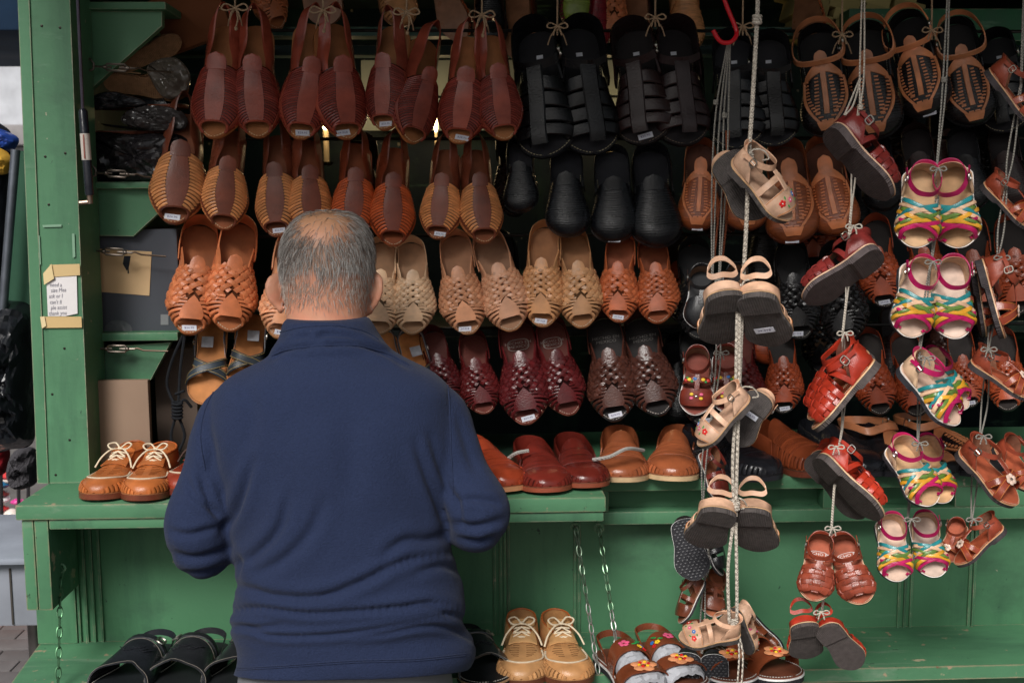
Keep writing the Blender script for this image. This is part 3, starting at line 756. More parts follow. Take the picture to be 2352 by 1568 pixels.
# ---------------------------------------------------------------- children's sandals
def flower(mb_pet, C, N_, X, r, n=5, th=.006):
    C, N_, X = Vector(C), Vector(N_).normalized(), Vector(X).normalized(); Yv = N_.cross(X)
    for k in range(n):
        a = 2*math.pi*k/n; c = C + (X*math.cos(a)+Yv*math.sin(a))*r*.58
        M = Matrix((X, Yv, N_)).transposed()
        mb_pet.blob(c+N_*th*.3, (r*.42, r*.42, th), 8, 4, M)
def on_last(L, t, v, off=.012):
    p = L.S(np.array(t), np.array(v), off); n = L.N(np.array(t), np.array(v))
    return Vector(p), Vector(n)
def kid_base(K, pull=None, chz=1., sole_m='rubber', heel=.03, th=.07, counter=True, strap=True, strap_col='strap', lift=.0, stitch=True, m='leather', counter_col='upper'):
    L = KID
    i = base(K, L, th, rub=sole_m, heel=heel, mid=.014, st_a=.1, stitch=stitch)
    w0 = .162
    if counter:
        lo = [(-w0, .36, .012), (-w0, .24, .012), (-w0*.86, .08, .015), (-w0*.5, .01, .015), (0, -.012, .015), (w0*.5, .01, .015), (w0*.86, .08, .015), (w0, .24, .012), (w0, .36, .012)]
        hi = [(-w0*1.0, .27, .12), (-w0, .2, .2), (-w0*.84, .06, .25*chz), (-w0*.45, .0, .265*chz), (0, -.015, .27*chz), (w0*.45, .0, .265*chz), (w0*.84, .06, .25*chz), (w0, .2, .2), (w0*1.0, .27, .12)]
        c = K.add('heel_counter', band(lo, hi, .012, 36), m, counter_col)
        K.add('counter_lining', band([(p[0]*.96, p[1]+.008, p[2]) for p in lo], [(p[0]*.96, p[1]+.008, p[2]-.004) for p in hi], .004, 36), 'suede', 'lining', c)
    if strap:
        lo = [(0, -.03, .20), (-.10, .01, .20), (-.165, .14, .20), (-.15, .30, .24), (-.07, .41, .28), (.07, .41, .28), (.15, .30, .24), (.165, .14, .20), (.10, .01, .20)]
        if pull: lo = [(p[0]*(1-.35*max(0, p[1]/.41)), p[1]+pull[0]*max(0, p[1]/.41), p[2]+pull[1]*max(0, p[1]/.41)) for p in lo]
        hi = [(p[0]*.93, p[1]-.045, p[2]+.058) for p in lo]
        s_ = K.add('ankle_strap', band(lo, hi, .01, 44, closed=True), m, strap_col)
        buckle(K, (.180, .2, .245), (0, 1, 0), (.0, -.1, 1), .075, .1, .0085, s_)
        K.add('strap_end', band([(.182, .24, .225), (.185, .12, .215), (.19, .05, .205)], [(.18, .24, .275), (.183, .12, .265), (.188, .05, .25)], .008, 10), m, strap_col, s_)
    return L
def kind_kid_flower(m='leather', pull=None):
    K = Kind(); L = kid_base(K, pull, .6 if pull else 1., counter_col='upper')
    K.add('vamp', patch(L, lambda t: .67, lambda t: .93-.05*abs(t)**2, off=.003, th=.01, nv=8), m, 'upper')
    K.add('vamp_edging', strip(L, [(t, .682) for t in np.linspace(-.95, .95, 17)], .006, .004, off=.012), 'thread', 'stitch2', j=0)
    K.add('vamp_edging', strip(L, [(t, .915-.05*abs(t)**2) for t in np.linspace(-.95, .95, 17)], .006, .004, off=.012), 'thread', 'stitch2', j=0)
    K.add('cross_strap', strip(L, [(t, .52) for t in np.linspace(-1, 1, 17)], .085, .01, off=.004, crown=.08), m, 'upper')
    K.add('instep_strap', strip(L, [(0, v) for v in np.linspace(.37, .7, 9)], .075, .011, off=.014, crown=.08), m, 'upper')
    for t, v, r, c, nm in ((-.55, .80, .045, 'red', 'flower'), (-.2, .78, .036, 'blue', 'flower'), (.02, .82, .036, 'pink', 'flower'), (.42, .80, .048, 'red', 'flower'),
                           (-.38, .74, .022, 'leaf', 'leaf'), (-.36, .85, .022, 'leaf', 'leaf'), (.2, .76, .024, 'leaf', 'leaf'), (.2, .86, .022, 'leaf', 'leaf')):
        p, n = on_last(L, t, v, .011); mb = MB()
        if nm == 'leaf': mb.blob(p, (r*1.3, r*.6, .006), 8, 4, Matrix.Rotation(t*2+v*5, 3, 'Z')); K.add(nm, mb, 'leather', c, j=.1)
        else:
            flower(mb, p, n, n.cross(Vector((0, 1, 0))), r); i = K.add(nm, mb, 'leather', c, j=.05)
            K.add('flower_center', MB().blob(p+n*.005, (.01, .01, .006), 6, 4), 'leather', 'dot', i, j=0)
    return K
def kind_kid_woven(m='gloss', pull=None):
    K = Kind(); L = kid_base(K, pull, .6 if pull else 1.)
    K.add('lining', patch(L, lambda t: .5+.02*abs(t), lambda t: .88-.08*abs(t)**2, off=-.006, th=.006), m, 'lining')
    for i in range(5):                                        # bands across
        v = .53+.083*i
        K.add('strap', strip(L, [(t, v-.02*(1-abs(t)), .009*math.cos(math.pi*(t*2.5+i))) for t in np.linspace(-1, 1, 33)], .080, .014, off=.006, crown=.15), m, 'upper', j=.12)
    for i in range(5):                                        # bands along
        t0 = -.8+.4*i
        K.add('strap', strip(L, [(t0*(1-.25*(v-.5)), v, .009*math.cos(math.pi*((v-.53)/.083+t0*2.5+1))) for v in np.linspace(.5, .9, 28)], .098, .014, off=.006, crown=.15), m, 'upper', j=.12)
    K.add('instep_strap', strip(L, [(0, v) for v in np.linspace(.36, .56, 8)], .085, .011, off=.014, crown=.08), m, 'upper')
    for sd in (-1, 1):
        K.add('side_strap', strip(L, line((sd*1., .33), (sd*.15, .40), 9), .07, .011, off=.008, crown=.08), m, 'upper')
    return K
MULTI = [lin(38, 130, 134), lin(218, 178, 144), lin(96, 126, 54), lin(212, 152, 44), lin(176, 26, 88)]
def kind_kid_multi(m='gloss'):
    K = Kind(); L = kid_base(K, counter_col='counter')
    for sd in (-1, 1):
        for k in range(5):
            v0 = .41+.058*k; p = []
            for q in np.linspace(0, 1, 22):
                p.append((sd*(-1+1.98*q), v0+.26*q+.012*math.sin(q*4+k*2+sd)-.01*(k % 2), .008*math.cos(math.pi*(q*5.5+k+(0 if sd > 0 else 1)))))
            K.add('strap', strip(L, p, .050+.006*((k*7+sd) % 3-1), .012, off=.009, crown=.25), m, MULTI[k], j=.06)
    for sd in (-1, 1):
        K.add('strap_curl', MB().tube([(sd*.13, .88, .03), (sd*.145, .9, .055), (sd*.125, .92, .06), (sd*.115, .90, .04)], .013, 6), m, MULTI[4])
    return K
def kind_kid_petal(m='gloss'):
    K = Kind(); L = kid_base(K)
    for sd in (-1, 1):
        K.add('cross_strap', strip(L, [(sd*(-1+2*q), .60+.2*q) for q in np.linspace(0, 1, 18)], .11, .011, off=.004+.012*(sd > 0), crown=.08), m, 'upper')
        for k in (-.043, .043):
            K.add('strap_stitching', strip(L, [(sd*(-1+2*q), .60+.2*q+k) for q in np.linspace(.04, .96, 18)], .006, .004, off=.016+.012*(sd > 0)), 'thread', 'stitch2', j=0)
    K.add('instep_strap', strip(L, [(0, v) for v in np.linspace(.36, .66, 9)], .07, .011, off=.014, crown=.08), m, 'upper')
    p, n = on_last(L, .1, .72, .04); mb = MB(); flower(mb, p, n, n.cross(Vector((0, 1, 0))), .085, 6, .012); i = K.add('flower', mb, 'leather', 'petal')
    K.add('flower_center', MB().blob(p+n*.012, (.022, .022, .012), 8, 5), 'metal', 'metal', i)
    return K
def kind_kid_plain(m='gloss', patent=False, flowers=False, sole_m='dimple'):
    """flat black-soled sandal: toe band, cross band, ankle strap"""
    K = Kind(); L = kid_base(K, sole_m='rubber', heel=0, th=.06, stitch=True)
    if sole_m == 'dimple':
        mb = MB()
        for i, v in enumerate(np.arange(.04, .97, .048)):
            for x in np.arange(-.19, .2, .055):
                x += .0275*(i % 2)
                if abs(x) < float(L.wid(v))-.012: mb.blob((x+float(L.cx(v)), v, -.06+float(L.tz(v))), (.021, .019, .012), 8, 4)
        K.add('tread', mb, 'leather', 'sole')
    K.add('vamp', patch(L, (lambda t: .52+.08*abs(t)**2) if patent else (lambda t: .64), lambda t: (.99995 if patent else .90-.05*abs(t)**2), off=.003, th=.01, nv=12), m, 'upper')
    if not patent: K.add('cross_strap', strip(L, [(t, .5) for t in np.linspace(-1, 1, 17)], .10, .01, off=.004, crown=.08), m, 'upper')
    K.add('instep_strap', strip(L, [(0, v) for v in np.linspace(.36, .66, 9)], .07, .011, off=.014, crown=.08), m, 'upper')
    if flowers:
        for t, v, r, c in ((-.45, .5, .03, 'red'), (-.2, .5, .028, 'yellow'), (.05, .49, .03, 'blue'), (.3, .5, .03, 'yellow'), (.5, .5, .026, 'red'), (-.32, .53, .02, 'leaf'), (.17, .53, .022, 'leaf'), (.42, .47, .02, 'leaf'),
                           (-.13, .73, .026, 'pink'), (.13, .73, .026, 'yellow'), (-.13, .79, .026, 'yellow'), (.13, .79, .026, 'pink')):
            p, n = on_last(L, t, v, .018); mb = MB(); mb.blob(p, (r, r, .012), 8, 5); K.add('flower' if c != 'leaf' else 'leaf', mb, 'leather', c)
        p, n = on_last(L, 0, .76, .02); K.add('stud', MB().blob(p, (.024, .024, .016), 8, 5), 'metal', 'metal')
    return K
def kind_slide(floral=False, m='gloss', paper=False):
    """adult strap sandal standing on the low shelf"""
    K = Kind(); L = ROUND
    base(K, L, .06, st_a=.1, so=.016, rub='rubber' , mid=.014)
    if not floral:
        K.add('vamp', patch(L, lambda t: .42+.05*abs(t), lambda t: .79+.06*abs(t)**2-.06*math.exp(-(t+.1)**2*30), off=.015, th=.01, nv=10), m, 'upper')
        for vf, nm in ((lambda t: .43+.05*abs(t), 'edge_stitching'), (lambda t: .78+.06*abs(t)**2-.06*math.exp(-(t+.1)**2*30), 'edge_stitching')):
            K.add(nm, strip(L, [(t, vf(t)) for t in np.linspace(-.96, .96, 24)], .0035, .003, off=.024), 'thread', lin(112, 106, 98), j=0)
        lo = [(-.15, .42, .06), (-.13, .2, .10), (-.1, .02, .14), (0, -.03, .16), (.1, .02, .14), (.13, .2, .1), (.15, .42, .06)]
        lo = [(p[0], p[1]*.75+.11, p[2]*.8) for p in lo]; K.add('heel_strap', band(lo, [(p[0], p[1]-.04, p[2]+.04) for p in lo], .009, 30), m, 'upper')
        K.add('instep_strap', strip(L, [(t, .40) for t in np.linspace(-.9, .9, 15)], .06, .01, off=.026), m, 'upper')
        buckle(K, on_last(L, -.45, .40, .045)[0], (1, 0, .8), (0, 1, 0), .06, .075)
        mb = MB()
        for k in range(9):
            a = k*.7; p, n = on_last(L, -.3+.07*k, .56+.02*math.sin(a*2), .026)
            mb.tube(curve3([p+Vector((-.03, -.015, 0)), p+Vector((0, .02, .002)), p+Vector((.03, -.01, 0))], 8), .004, 4)
        K.add('embossing', mb, m, 'upper')
    else:
        K.add('toe_strap', patch(L, lambda t: .70-.02*abs(t), lambda t: .86-.04*abs(t), off=.004, th=.011, nv=7), m, 'upper')
        K.add('instep_strap', patch(L, lambda t: .36+.02*abs(t), lambda t: .54+.02*abs(t), off=.004, th=.011, nv=7), m, 'upper')
        lo = [(-.15, .42, .07), (-.13, .26, .11), (-.1, .10, .13), (0, .05, .14), (.1, .10, .13), (.13, .26, .11), (.15, .42, .07)]
        K.add('heel_strap', band(lo, [(p[0], p[1]-.02, p[2]+.05) for p in lo], .009, 30), m, 'upper')
        p, n = on_last(L, 0, .78, .018); mb = MB(); X = n.cross(Vector((0, 1, 0)))
        flower(mb, p, n, X, .10, 5, .01); i = K.add('flower', mb, 'leather', 'petal')
        Yv = n.cross(X.normalized())
        for k in range(6):
            a = k*math.pi/3; c = p+n*.014+(X.normalized()*math.cos(a)+Yv*math.sin(a))*.036
            K.add('bead', MB().blob(c, (.014, .014, .01), 6, 4), 'gloss', 'yellow' if k % 2 else 'red', i)
        for t, v, r, c in ((.1, .45, .045, 'pink'), (-.12, .47, .016, 'leaf'), (-.28, .43, .02, 'leaf'), (-.25, .50, .024, 'yellow'), (-.42, .47, .02, 'blue'), (-.4, .52, .02, 'red')):
            p, n = on_last(L, t, v, .017); mb = MB()
            if c in ('leaf',): mb.blob(p, (r*1.5, r*.8, .006), 8, 4)
            else: flower(mb, p, n, n.cross(Vector((0, 1, 0))), r, 5, .006)
            K.add('leaf' if c == 'leaf' else 'painted_flower', mb, 'leather', c)
        if paper:
            mb = MB(); A = []; nn = 15
            rr = random.Random(3)
            for v in np.linspace(.5, .92, 14):
                t = np.linspace(-.85, .85, nn); p = L.S(t, np.full(nn, v), -.012); p[:, 2] += np.array([rr.uniform(-.012, .01) for _ in range(nn)]); A.append(p)
            A = np.array(A); B = A.copy(); B[..., 2] -= .03; mb.shell(A, B); K.add('paper_stuffing', mb, 'paper', 'paperc', sharp=15)
    return K
KINDS['sling_thin'] = kind_sling(thin=True, m='gloss', ribm='gloss')
KINDS['sling'] = kind_sling()
KINDS['woven'] = kind_woven()
KINDS['woven_gloss'] = kind_woven(m='gloss'); KINDS['woven_fine'] = kind_woven(sp_=.042, ang=47); KINDS['woven_gloss_fine'] = kind_woven(m='gloss', sp_=.043, ang=57)
KINDS['closed'] = kind_closed()
KINDS['ladder'] = kind_closed('ladder')
KINDS['striped'] = kind_closed('tongue', m='leather')
KINDS['fisher'] = kind_fisher()
KINDS['cross'] = kind_cross()
KINDS['laceup'] = kind_laceup()
KINDS['slipon'] = kind_slipon()
KINDS['kid_flower'] = kind_kid_flower()
KINDS['kid_woven'] = kind_kid_woven()
KINDS['kid_flower_up'] = kind_kid_flower(pull=(-.5, .14)); KINDS['kid_woven_up'] = kind_kid_woven(pull=(-.5, .14))
KINDS['kid_multi'] = kind_kid_multi()
KINDS['kid_petal'] = kind_kid_petal()
KINDS['kid_plain'] = kind_kid_plain()
KINDS['kid_patent'] = kind_kid_plain(patent=True, sole_m='rubber')
KINDS['kid_floral'] = kind_kid_plain(flowers=True, sole_m='rubber')
KINDS['slide'] = kind_slide()
KINDS['floral'] = kind_slide(True)
KINDS['floral_paper'] = kind_slide(True, paper=True)

# ---------------------------------------------------------------- colours
DEF = dict(stitch=lin(205, 190, 165), stitch2=lin(196, 120, 50), metal=lin(205, 200, 190), tagc=lin(214, 216, 226), logo=lin(200, 196, 190), sole=lin(62, 56, 54), mid=lin(205, 165, 125),
           red=lin(206, 34, 30), blue=lin(40, 110, 180), pink=lin(222, 90, 130), yellow=lin(232, 190, 40), leaf=lin(40, 140, 70), dot=lin(240, 236, 225), paperc=lin(170, 172, 178), lace=lin(222, 206, 178),
           lining=lin(150, 120, 98), petal=lin(224, 150, 105))
def C(upper, insole, sole=None, **k):
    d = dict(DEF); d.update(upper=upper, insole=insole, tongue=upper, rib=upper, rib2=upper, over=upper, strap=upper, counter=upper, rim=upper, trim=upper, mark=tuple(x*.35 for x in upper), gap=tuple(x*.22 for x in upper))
    if sole: d['sole'] = sole
    d.update(k); return d
BURG = C(lin(146, 68, 52), lin(164, 106, 66), lin(176, 110, 66), rib=lin(130, 52, 42), rib2=lin(130, 52, 42), stitch=lin(220, 190, 150))
BROWNTAN = C(lin(122, 62, 42), lin(138, 78, 50), lin(150, 86, 54), rib=lin(222, 148, 92), rib2=lin(206, 130, 80), stitch=lin(222, 190, 150))
BROWNRED = C(lin(124, 56, 34), lin(150, 80, 48), lin(168, 86, 46), rib=lin(204, 96, 50), rib2=lin(190, 90, 48))
def WOV(r, g, b, ins, sole, **k):
    u = lin(r, g, b); return C(u, ins, sole, lining=tuple(x*.16 for x in u), tongue=lin(min(255, r*1.04), min(255, g*1.03), min(255, b*1.02)), **k)  # lining colour holds the painted shade of the weave gaps
TANO = WOV(206, 124, 82, lin(170, 104, 66), lin(176, 104, 62))
NAT = WOV(226, 186, 148, lin(168, 128, 96), lin(205, 160, 112))
NATP = WOV(222, 160, 122, lin(176, 128, 96), lin(206, 150, 100))
NATB = WOV(216, 158, 110, lin(172, 118, 78), lin(206, 148, 96))
ORANGE = WOV(202, 108, 66, lin(150, 80, 50), lin(178, 100, 58))
WINE = WOV(94, 30, 32, lin(104, 50, 42), lin(150, 80, 60), stitch=lin(205, 170, 150))
DKBR = WOV(86, 50, 41, lin(38, 34, 34), lin(44, 40, 40), stitch=lin(190, 180, 170))
RUST = WOV(172, 78, 46, lin(48, 42, 40), lin(44, 40, 40), stitch=lin(190, 180, 170))
BLKW = WOV(30, 29, 30, lin(30, 29, 30), lin(30, 28, 28), stitch=lin(150, 145, 135))
BLACK = C(lin(20, 21, 24), lin(30, 30, 36), lin(34, 34, 38), stitch=lin(168, 158, 128))
DKBROWN = C(lin(50, 34, 34), lin(34, 28, 30), lin(36, 30, 30), stitch=lin(120, 104, 90))
LADDER = C(lin(30, 27, 29), lin(30, 28, 30), lin(34, 34, 38), over=lin(214, 138, 94), stitch=lin(160, 155, 150))
STRIPED = C(lin(146, 78, 44), lin(84, 48, 34), lin(112, 56, 36), over=lin(214, 130, 84), stitch=lin(196, 150, 110))
XBLACK = C(lin(50, 58, 66), lin(190, 124, 70), lin(196, 130, 76), lining=lin(178, 180, 186), stitch=lin(120, 70, 40), stitch2=lin(176, 150, 90))
TANLACE = C(lin(190, 108, 56), lin(170, 110, 70), lin(118, 62, 44), trim=lin(176, 92, 46))
PALELACE = C(lin(182, 134, 88), lin(160, 120, 80), lin(104, 60, 42), trim=lin(184, 98, 48), tongue=lin(190, 146, 98))
BRLACE = C(lin(132, 52, 34), lin(110, 60, 40), lin(112, 50, 40), lace=lin(70, 50, 44))
BEIGE = C(lin(216, 172, 142), lin(190, 152, 126), lin(86, 80, 78), lining=lin(176, 146, 124))
REDK = C(lin(170, 52, 34), lin(180, 96, 60), lin(88, 80, 78), mid=lin(214, 180, 140), lining=lin(130, 80, 66))
BURGK = C(lin(128, 46, 42), lin(150, 84, 66), lin(92, 82, 82), mid=lin(214, 176, 146), lining=lin(110, 76, 70))
BRK = C(lin(142, 64, 44), lin(168, 84, 56), lin(70, 64, 66), lining=lin(150, 104, 82), petal=lin(236, 206, 188))
MULT = C(lin(176, 26, 88), lin(208, 166, 124), lin(60, 60, 66), mid=lin(236, 230, 224), counter=lin(226, 190, 156), lining=lin(214, 180, 150), stitch=lin(200, 170, 140))
MULTP = dict(MULT); MULTP.update(insole=lin(212, 184, 166))
BLKK = C(lin(30, 30, 32), lin(40, 40, 42), lin(56, 56, 60), mid=lin(226, 224, 222), stitch=lin(200, 196, 190))
BRFLAT = C(lin(110, 60, 42), lin(150, 90, 62), lin(56, 56, 60), mid=lin(226, 222, 216), lining=lin(136, 92, 68))
FLORK = C(lin(110, 46, 36), lin(120, 56, 44), lin(40, 38, 40), mid=lin(210, 205, 200), stitch=lin(205, 200, 195))
SLIDEB = C(lin(34, 36, 40), lin(26, 29, 32), lin(40, 38, 38), mid=lin(178, 140, 104), stitch=lin(200, 196, 186))
FLOR = C(lin(118, 60, 36), lin(110, 62, 44), lin(40, 40, 44), mid=lin(226, 224, 222), stitch=lin(210, 206, 200))

# ---------------------------------------------------------------- putting shoes in place
def instance(kind, M, colors, name, label, cat, group=None, mirror=False, extra=None):
    root = empty(name)
    if mirror: M = M @ Matrix.Diagonal((-1, 1, 1, 1))
    root.matrix_world = M
    tag(root, label, cat, group)
    objs = []; own = rnd.uniform(.82, 1.14); warm = rnd.uniform(-.05, .05)
    for nm, me, col, par, j in KINDS[kind].parts:
        c = colors.get(col) if isinstance(col, str) else col
        if c is None: c = colors['upper']
        o = bpy.data.objects.new(nm, me); COL.objects.link(o)
        o.parent = objs[par] if par is not None else root
        c = jit(c, j); c = (c[0]*own*(1+warm), c[1]*own, c[2]*own*(1-warm)) if col in ('upper', 'rib', 'rib2', 'tongue', 'over', 'insole', 'rim') else c; o.color = (*c, 1); objs.append(o)
    return root, objs
PRICE_TAG = MB().box((0, 0, 0), (.12, .06, .004)).mesh('price_tag', MATS['paper'])
PRICES = ['$26.95', '$29.95', '$25.95', '$28.95']
def price_tag(root, y, x=0., z=.014, txt=None, size=1., rz=0., under=False):
    o = bpy.data.objects.new('price_tag', PRICE_TAG); COL.objects.link(o); o.parent = root; o.color = (*jit(DEF['tagc'], .05), 1)
    o.location = (x, y, z); o.rotation_euler = (math.pi if under else 0, 0, rz+math.pi*(0 if under else 1)); o.scale = (size, size, 1)
    t = bpy.data.objects.new('price_print', text_mesh(txt or rnd.choice(PRICES), .03)); COL.objects.link(t); t.parent = o; t.color = (*lin(92, 80, 130), 1); t.location = (0, 0, .0035)
def hang_matrix(toe, heel, Y, tilt=18., twist=0., wfac=1.):
    """shoe seen with its heel and toe at two reference pixels, on the plane Y; tilt brings the toe forward, twist turns the upper sideways"""
    h = P(heel[0], heel[1], Y); t = P(toe[0], toe[1], Y); d = t-h; flat = d.length; d.normalize()
    view = ((h+t)/2-CAM).normalized()
    d = (d - view*d.dot(view)).normalized()
    tl = R(tilt); ax = (d*math.cos(tl) - view*math.sin(tl)).normalized()
    n0 = (-view - ax*(-view).dot(ax)).normalized()
    s0 = ax.cross(n0)
    # s0 must point to image right when the toe points down
    right = CAMROT @ Vector((1, 0, 0)); down = CAMROT @ Vector((0, -1, 0))
    dx, dy = d.dot(right), d.dot(down)
    want = right*dy - down*dx
    if s0.dot(want) < 0: s0 = -s0
    tw = R(twist); n = (n0*math.cos(tw)+s0*math.sin(tw)).normalized()
    x = ax.cross(n).normalized()
    Lr = flat/math.cos(tl)
    c = (h+t)/2
    M3 = Matrix((x, ax, n)).transposed()
    org = c - ax*(Lr*.5)
    return Matrix.Translation(org) @ M3.to_4x4() @ Matrix.Diagonal((Lr*wfac, Lr, Lr, 1))
def stand_matrix(px, py, Z, Lr, yaw=0., wfac=1., zoff=.0, pitch=0., roll=0., hf=1.):
    """shoe standing on the level Z with its toe tip at the pixel, toe towards the camera; yaw turns it"""
    p = PZ(px, py, Z); a = R(180+yaw)
    Rm = Matrix.Rotation(a, 4, 'Z') @ Matrix.Rotation(R(pitch), 4, 'X') @ Matrix.Rotation(R(roll), 4, 'Y')
    toe = Rm @ Vector((0, Lr, 0))
    return Matrix.Translation(p - toe + Vector((0, 0, zoff))) @ Rm @ Matrix.Diagonal((Lr*wfac, Lr, Lr*hf, 1))
# ================================================================ the shoes
ORD = ['first', 'second', 'third', 'fourth', 'fifth', 'sixth', 'seventh', 'eighth', 'ninth', 'tenth', 'eleventh', 'twelfth']
YR = 2.64
def hang(kind, colors, toe, heel, twist=0, tilt=20, Y=YR, label='', name='hanging_shoe', cat='shoe', group=None, mirror=False, tagy=None, wfac=1., txt=None, under=False):
    if Y > 2.4: tilt += rnd.uniform(-4, 4); twist += rnd.uniform(-5, 5); wfac *= rnd.uniform(.96, 1.05)
    if kind in ('woven', 'woven_gloss') and rnd.random() < .5: kind += '_fine'
    root, objs = instance(kind, hang_matrix(toe, heel, Y, tilt, twist, wfac), colors, name, label, cat, group, mirror)
    if tagy is not None: price_tag(root, tagy, x=.0+rnd.uniform(-.02, .02), z=(.014+float(ADULT.tz(tagy)) if kind.startswith(('sling', 'woven')) else .02+float(ROUND.tz(tagy))) if not under else -.105, txt=txt, rz=rnd.uniform(-.15, .15), under=under, size=.8 if not under else 1.5)
    return root
def fade(c, k): return {a: (tuple(x*k for x in b) if a in ('upper', 'rib', 'rib2', 'tongue') else b) for a, b in c.items()}
# top row: burgundy open-toe slip-ons
rowA = [((497, 316), (524, 62), -24, 0), ((592, 314), (588, 62), -4, 0), ((690, 318), (716, 58), 2, 1), ((792, 318), (762, 58), 14, 1),
        ((888, 297), (905, 62), -26, 1), ((938, 325), (978, 92), 22, 0), ((1055, 328), (1078, 88), -2, 1), ((1155, 320), (1122, 84), 18, 0)]
for i, (t, h, tw, tg) in enumerate(rowA):
    hang('sling_thin', BURG, t, h, tw, 20, 2.60, f'{ORD[i]} burgundy open toe slip-on from the left in the top row', 'open_toe_shoe', group='burgundy slip-ons in the top row', mirror=i % 2 == 1, tagy=.955 if tg else None, wfac=1.27)
# second row: brown with pale or orange strips
rowB = [((402, 512), (424, 262), -4, 1), ((510, 525), (532, 300), 2, 0), ((640, 541), (640, 312), -12, 1), ((716, 545), (702, 322), 10, 0),
        ((808, 545), (818, 330), 0, 0), ((900, 563), (906, 340), 5, 0), ((1008, 548), (1026, 345), -14, 1), ((1110, 557), (1090, 345), 12, 0)]
for i, (t, h, tw, tg) in enumerate(rowB):
    red = i in (4, 5)
    hang('sling', BROWNRED if red else BROWNTAN, t, h, tw, 22, 2.63, f'{ORD[i]} brown slip-on with {"orange" if red else "pale tan"} cross strips in the second row, from the left', 'striped_slip_on', group='brown striped slip-ons in the second row', mirror=i % 2 == 1, tagy=.955 if tg else None, wfac=1.27)
# third row: woven huaraches
rowC = [((437, 765), (462, 520), TANO, -4, 1, 'tan orange woven sandal nearest the dark grey box'), ((522, 757), (550, 515), TANO, 3, 0, 'tan orange woven sandal left of the man\'s head'),
        ((645, 775), (672, 550), NATP, 0, 1, 'pale woven sandal half hidden by the man\'s left ear'), ((868, 765), (880, 560), NAT, -3, 0, 'cream woven sandal half hidden by the man\'s right ear'),
        ((950, 765), (942, 560), NAT, 4, 0, 'palest cream woven sandal with a clear toe insert'), ((1075, 765), (1044, 545), NATP, -4, 1, 'pinkish tan woven sandal with a tag, right of the cream pair'),
        ((1180, 756), (1118, 545), NATP, 6, 0, 'pinkish tan woven sandal leaning right, without a tag'), ((1244, 748), (1256, 525), NATB, -2, 1, 'honey tan woven sandal under the leftmost closed black shoe'),
        ((1340, 750), (1312, 538), NATB, 5, 0, 'honey tan woven sandal under the second closed black shoe'), ((1420, 738), (1428, 545), ORANGE, -2, 1, 'orange brown woven sandal with a tag under the third closed black shoe'),
        ((1514, 740), (1496, 552), ORANGE, 4, 0, 'orange brown woven sandal at the end of the pale woven row')]
for i, (t, h, c, tw, tg, lb) in enumerate(rowC):
    hang('woven', c, t, h, tw, 20, 2.64, lb, 'woven_sandal', 'sandal', 'woven sandals in the third row', i % 2 == 1, .955 if tg else None, wfac=1.28)
# fourth row
for t, h, tw, lb in (((474, 925), (490, 738), -6, 'tan sandal with crossed black straps left of the man\'s shoulder'), ((566, 905), (578, 722), 8, 'tan and black strap sandal just behind the man\'s left shoulder'),
                     ((905, 925), (880, 765), -5, 'black strap sandal close behind the right side of the collar'), ((985, 930), (935, 765), 8, 'black strap sandal with pale lining behind the man\'s right shoulder')):
    hang('cross', XBLACK, t, h, tw, 18, 2.65, lb, 'strap_sandal', 'sandal', 'black strap sandals in the fourth row', tw > 0, wfac=1.25)
rowD = [((1030, 935), (990, 765), WINE, -4, 0, 'wine red woven sandal cut off by the man\'s right shoulder'), ((1112, 948), (1082, 772), WINE, 3, 0, 'wine red woven sandal right beside the man\'s shoulder'),
        ((1214, 970), (1184, 742), WINE, -4, 1, 'wine red woven sandal with a tag on its toe'), ((1306, 950), (1258, 742), WINE, 6, 0, 'wine red woven sandal next to the dark brown woven pair'),
        ((1416, 962), (1386, 735), DKBR, -3, 1, 'dark brown woven sandal with a tag, under the orange brown pair'), ((1512, 950), (1468, 735), DKBR, 5, 0, 'dark brown woven sandal without a tag in the fourth row'),
        ((1622, 975), (1592, 765), BLKW, 0, 1, 'black woven sandal behind the red floral child sandals'), ((1716, 960), (1690, 765), WINE, 0, 0, 'dark wine woven sandal mostly hidden behind the braided rope'),
        ((1802, 946), (1792, 765), RUST, 0, 1, 'bright rust woven sandal right of the braided rope'), ((2022, 948), (1990, 770), RUST, 3, 0, 'rust woven sandal behind the large red child sandal'),
        ((2112, 950), (2076, 775), RUST, -3, 0, 'rust woven sandal behind the sideways multicoloured sandal'), ((2226, 932), (2200, 765), RUST, 4, 1, 'rust woven sandal behind the lowest right multicoloured group'),
        ((2318, 940), (2300, 770), RUST, -3, 0, 'rust woven sandal at the right edge of the fourth row')]
for i, (t, h, c, tw, tg, lb) in enumerate(rowD):
    hang('woven_gloss', c, t, h, tw, 20, 2.66, lb, 'woven_sandal', 'sandal', 'woven sandals in the fourth row', i % 2 == 1, .955 if tg else None, wfac=1.28)
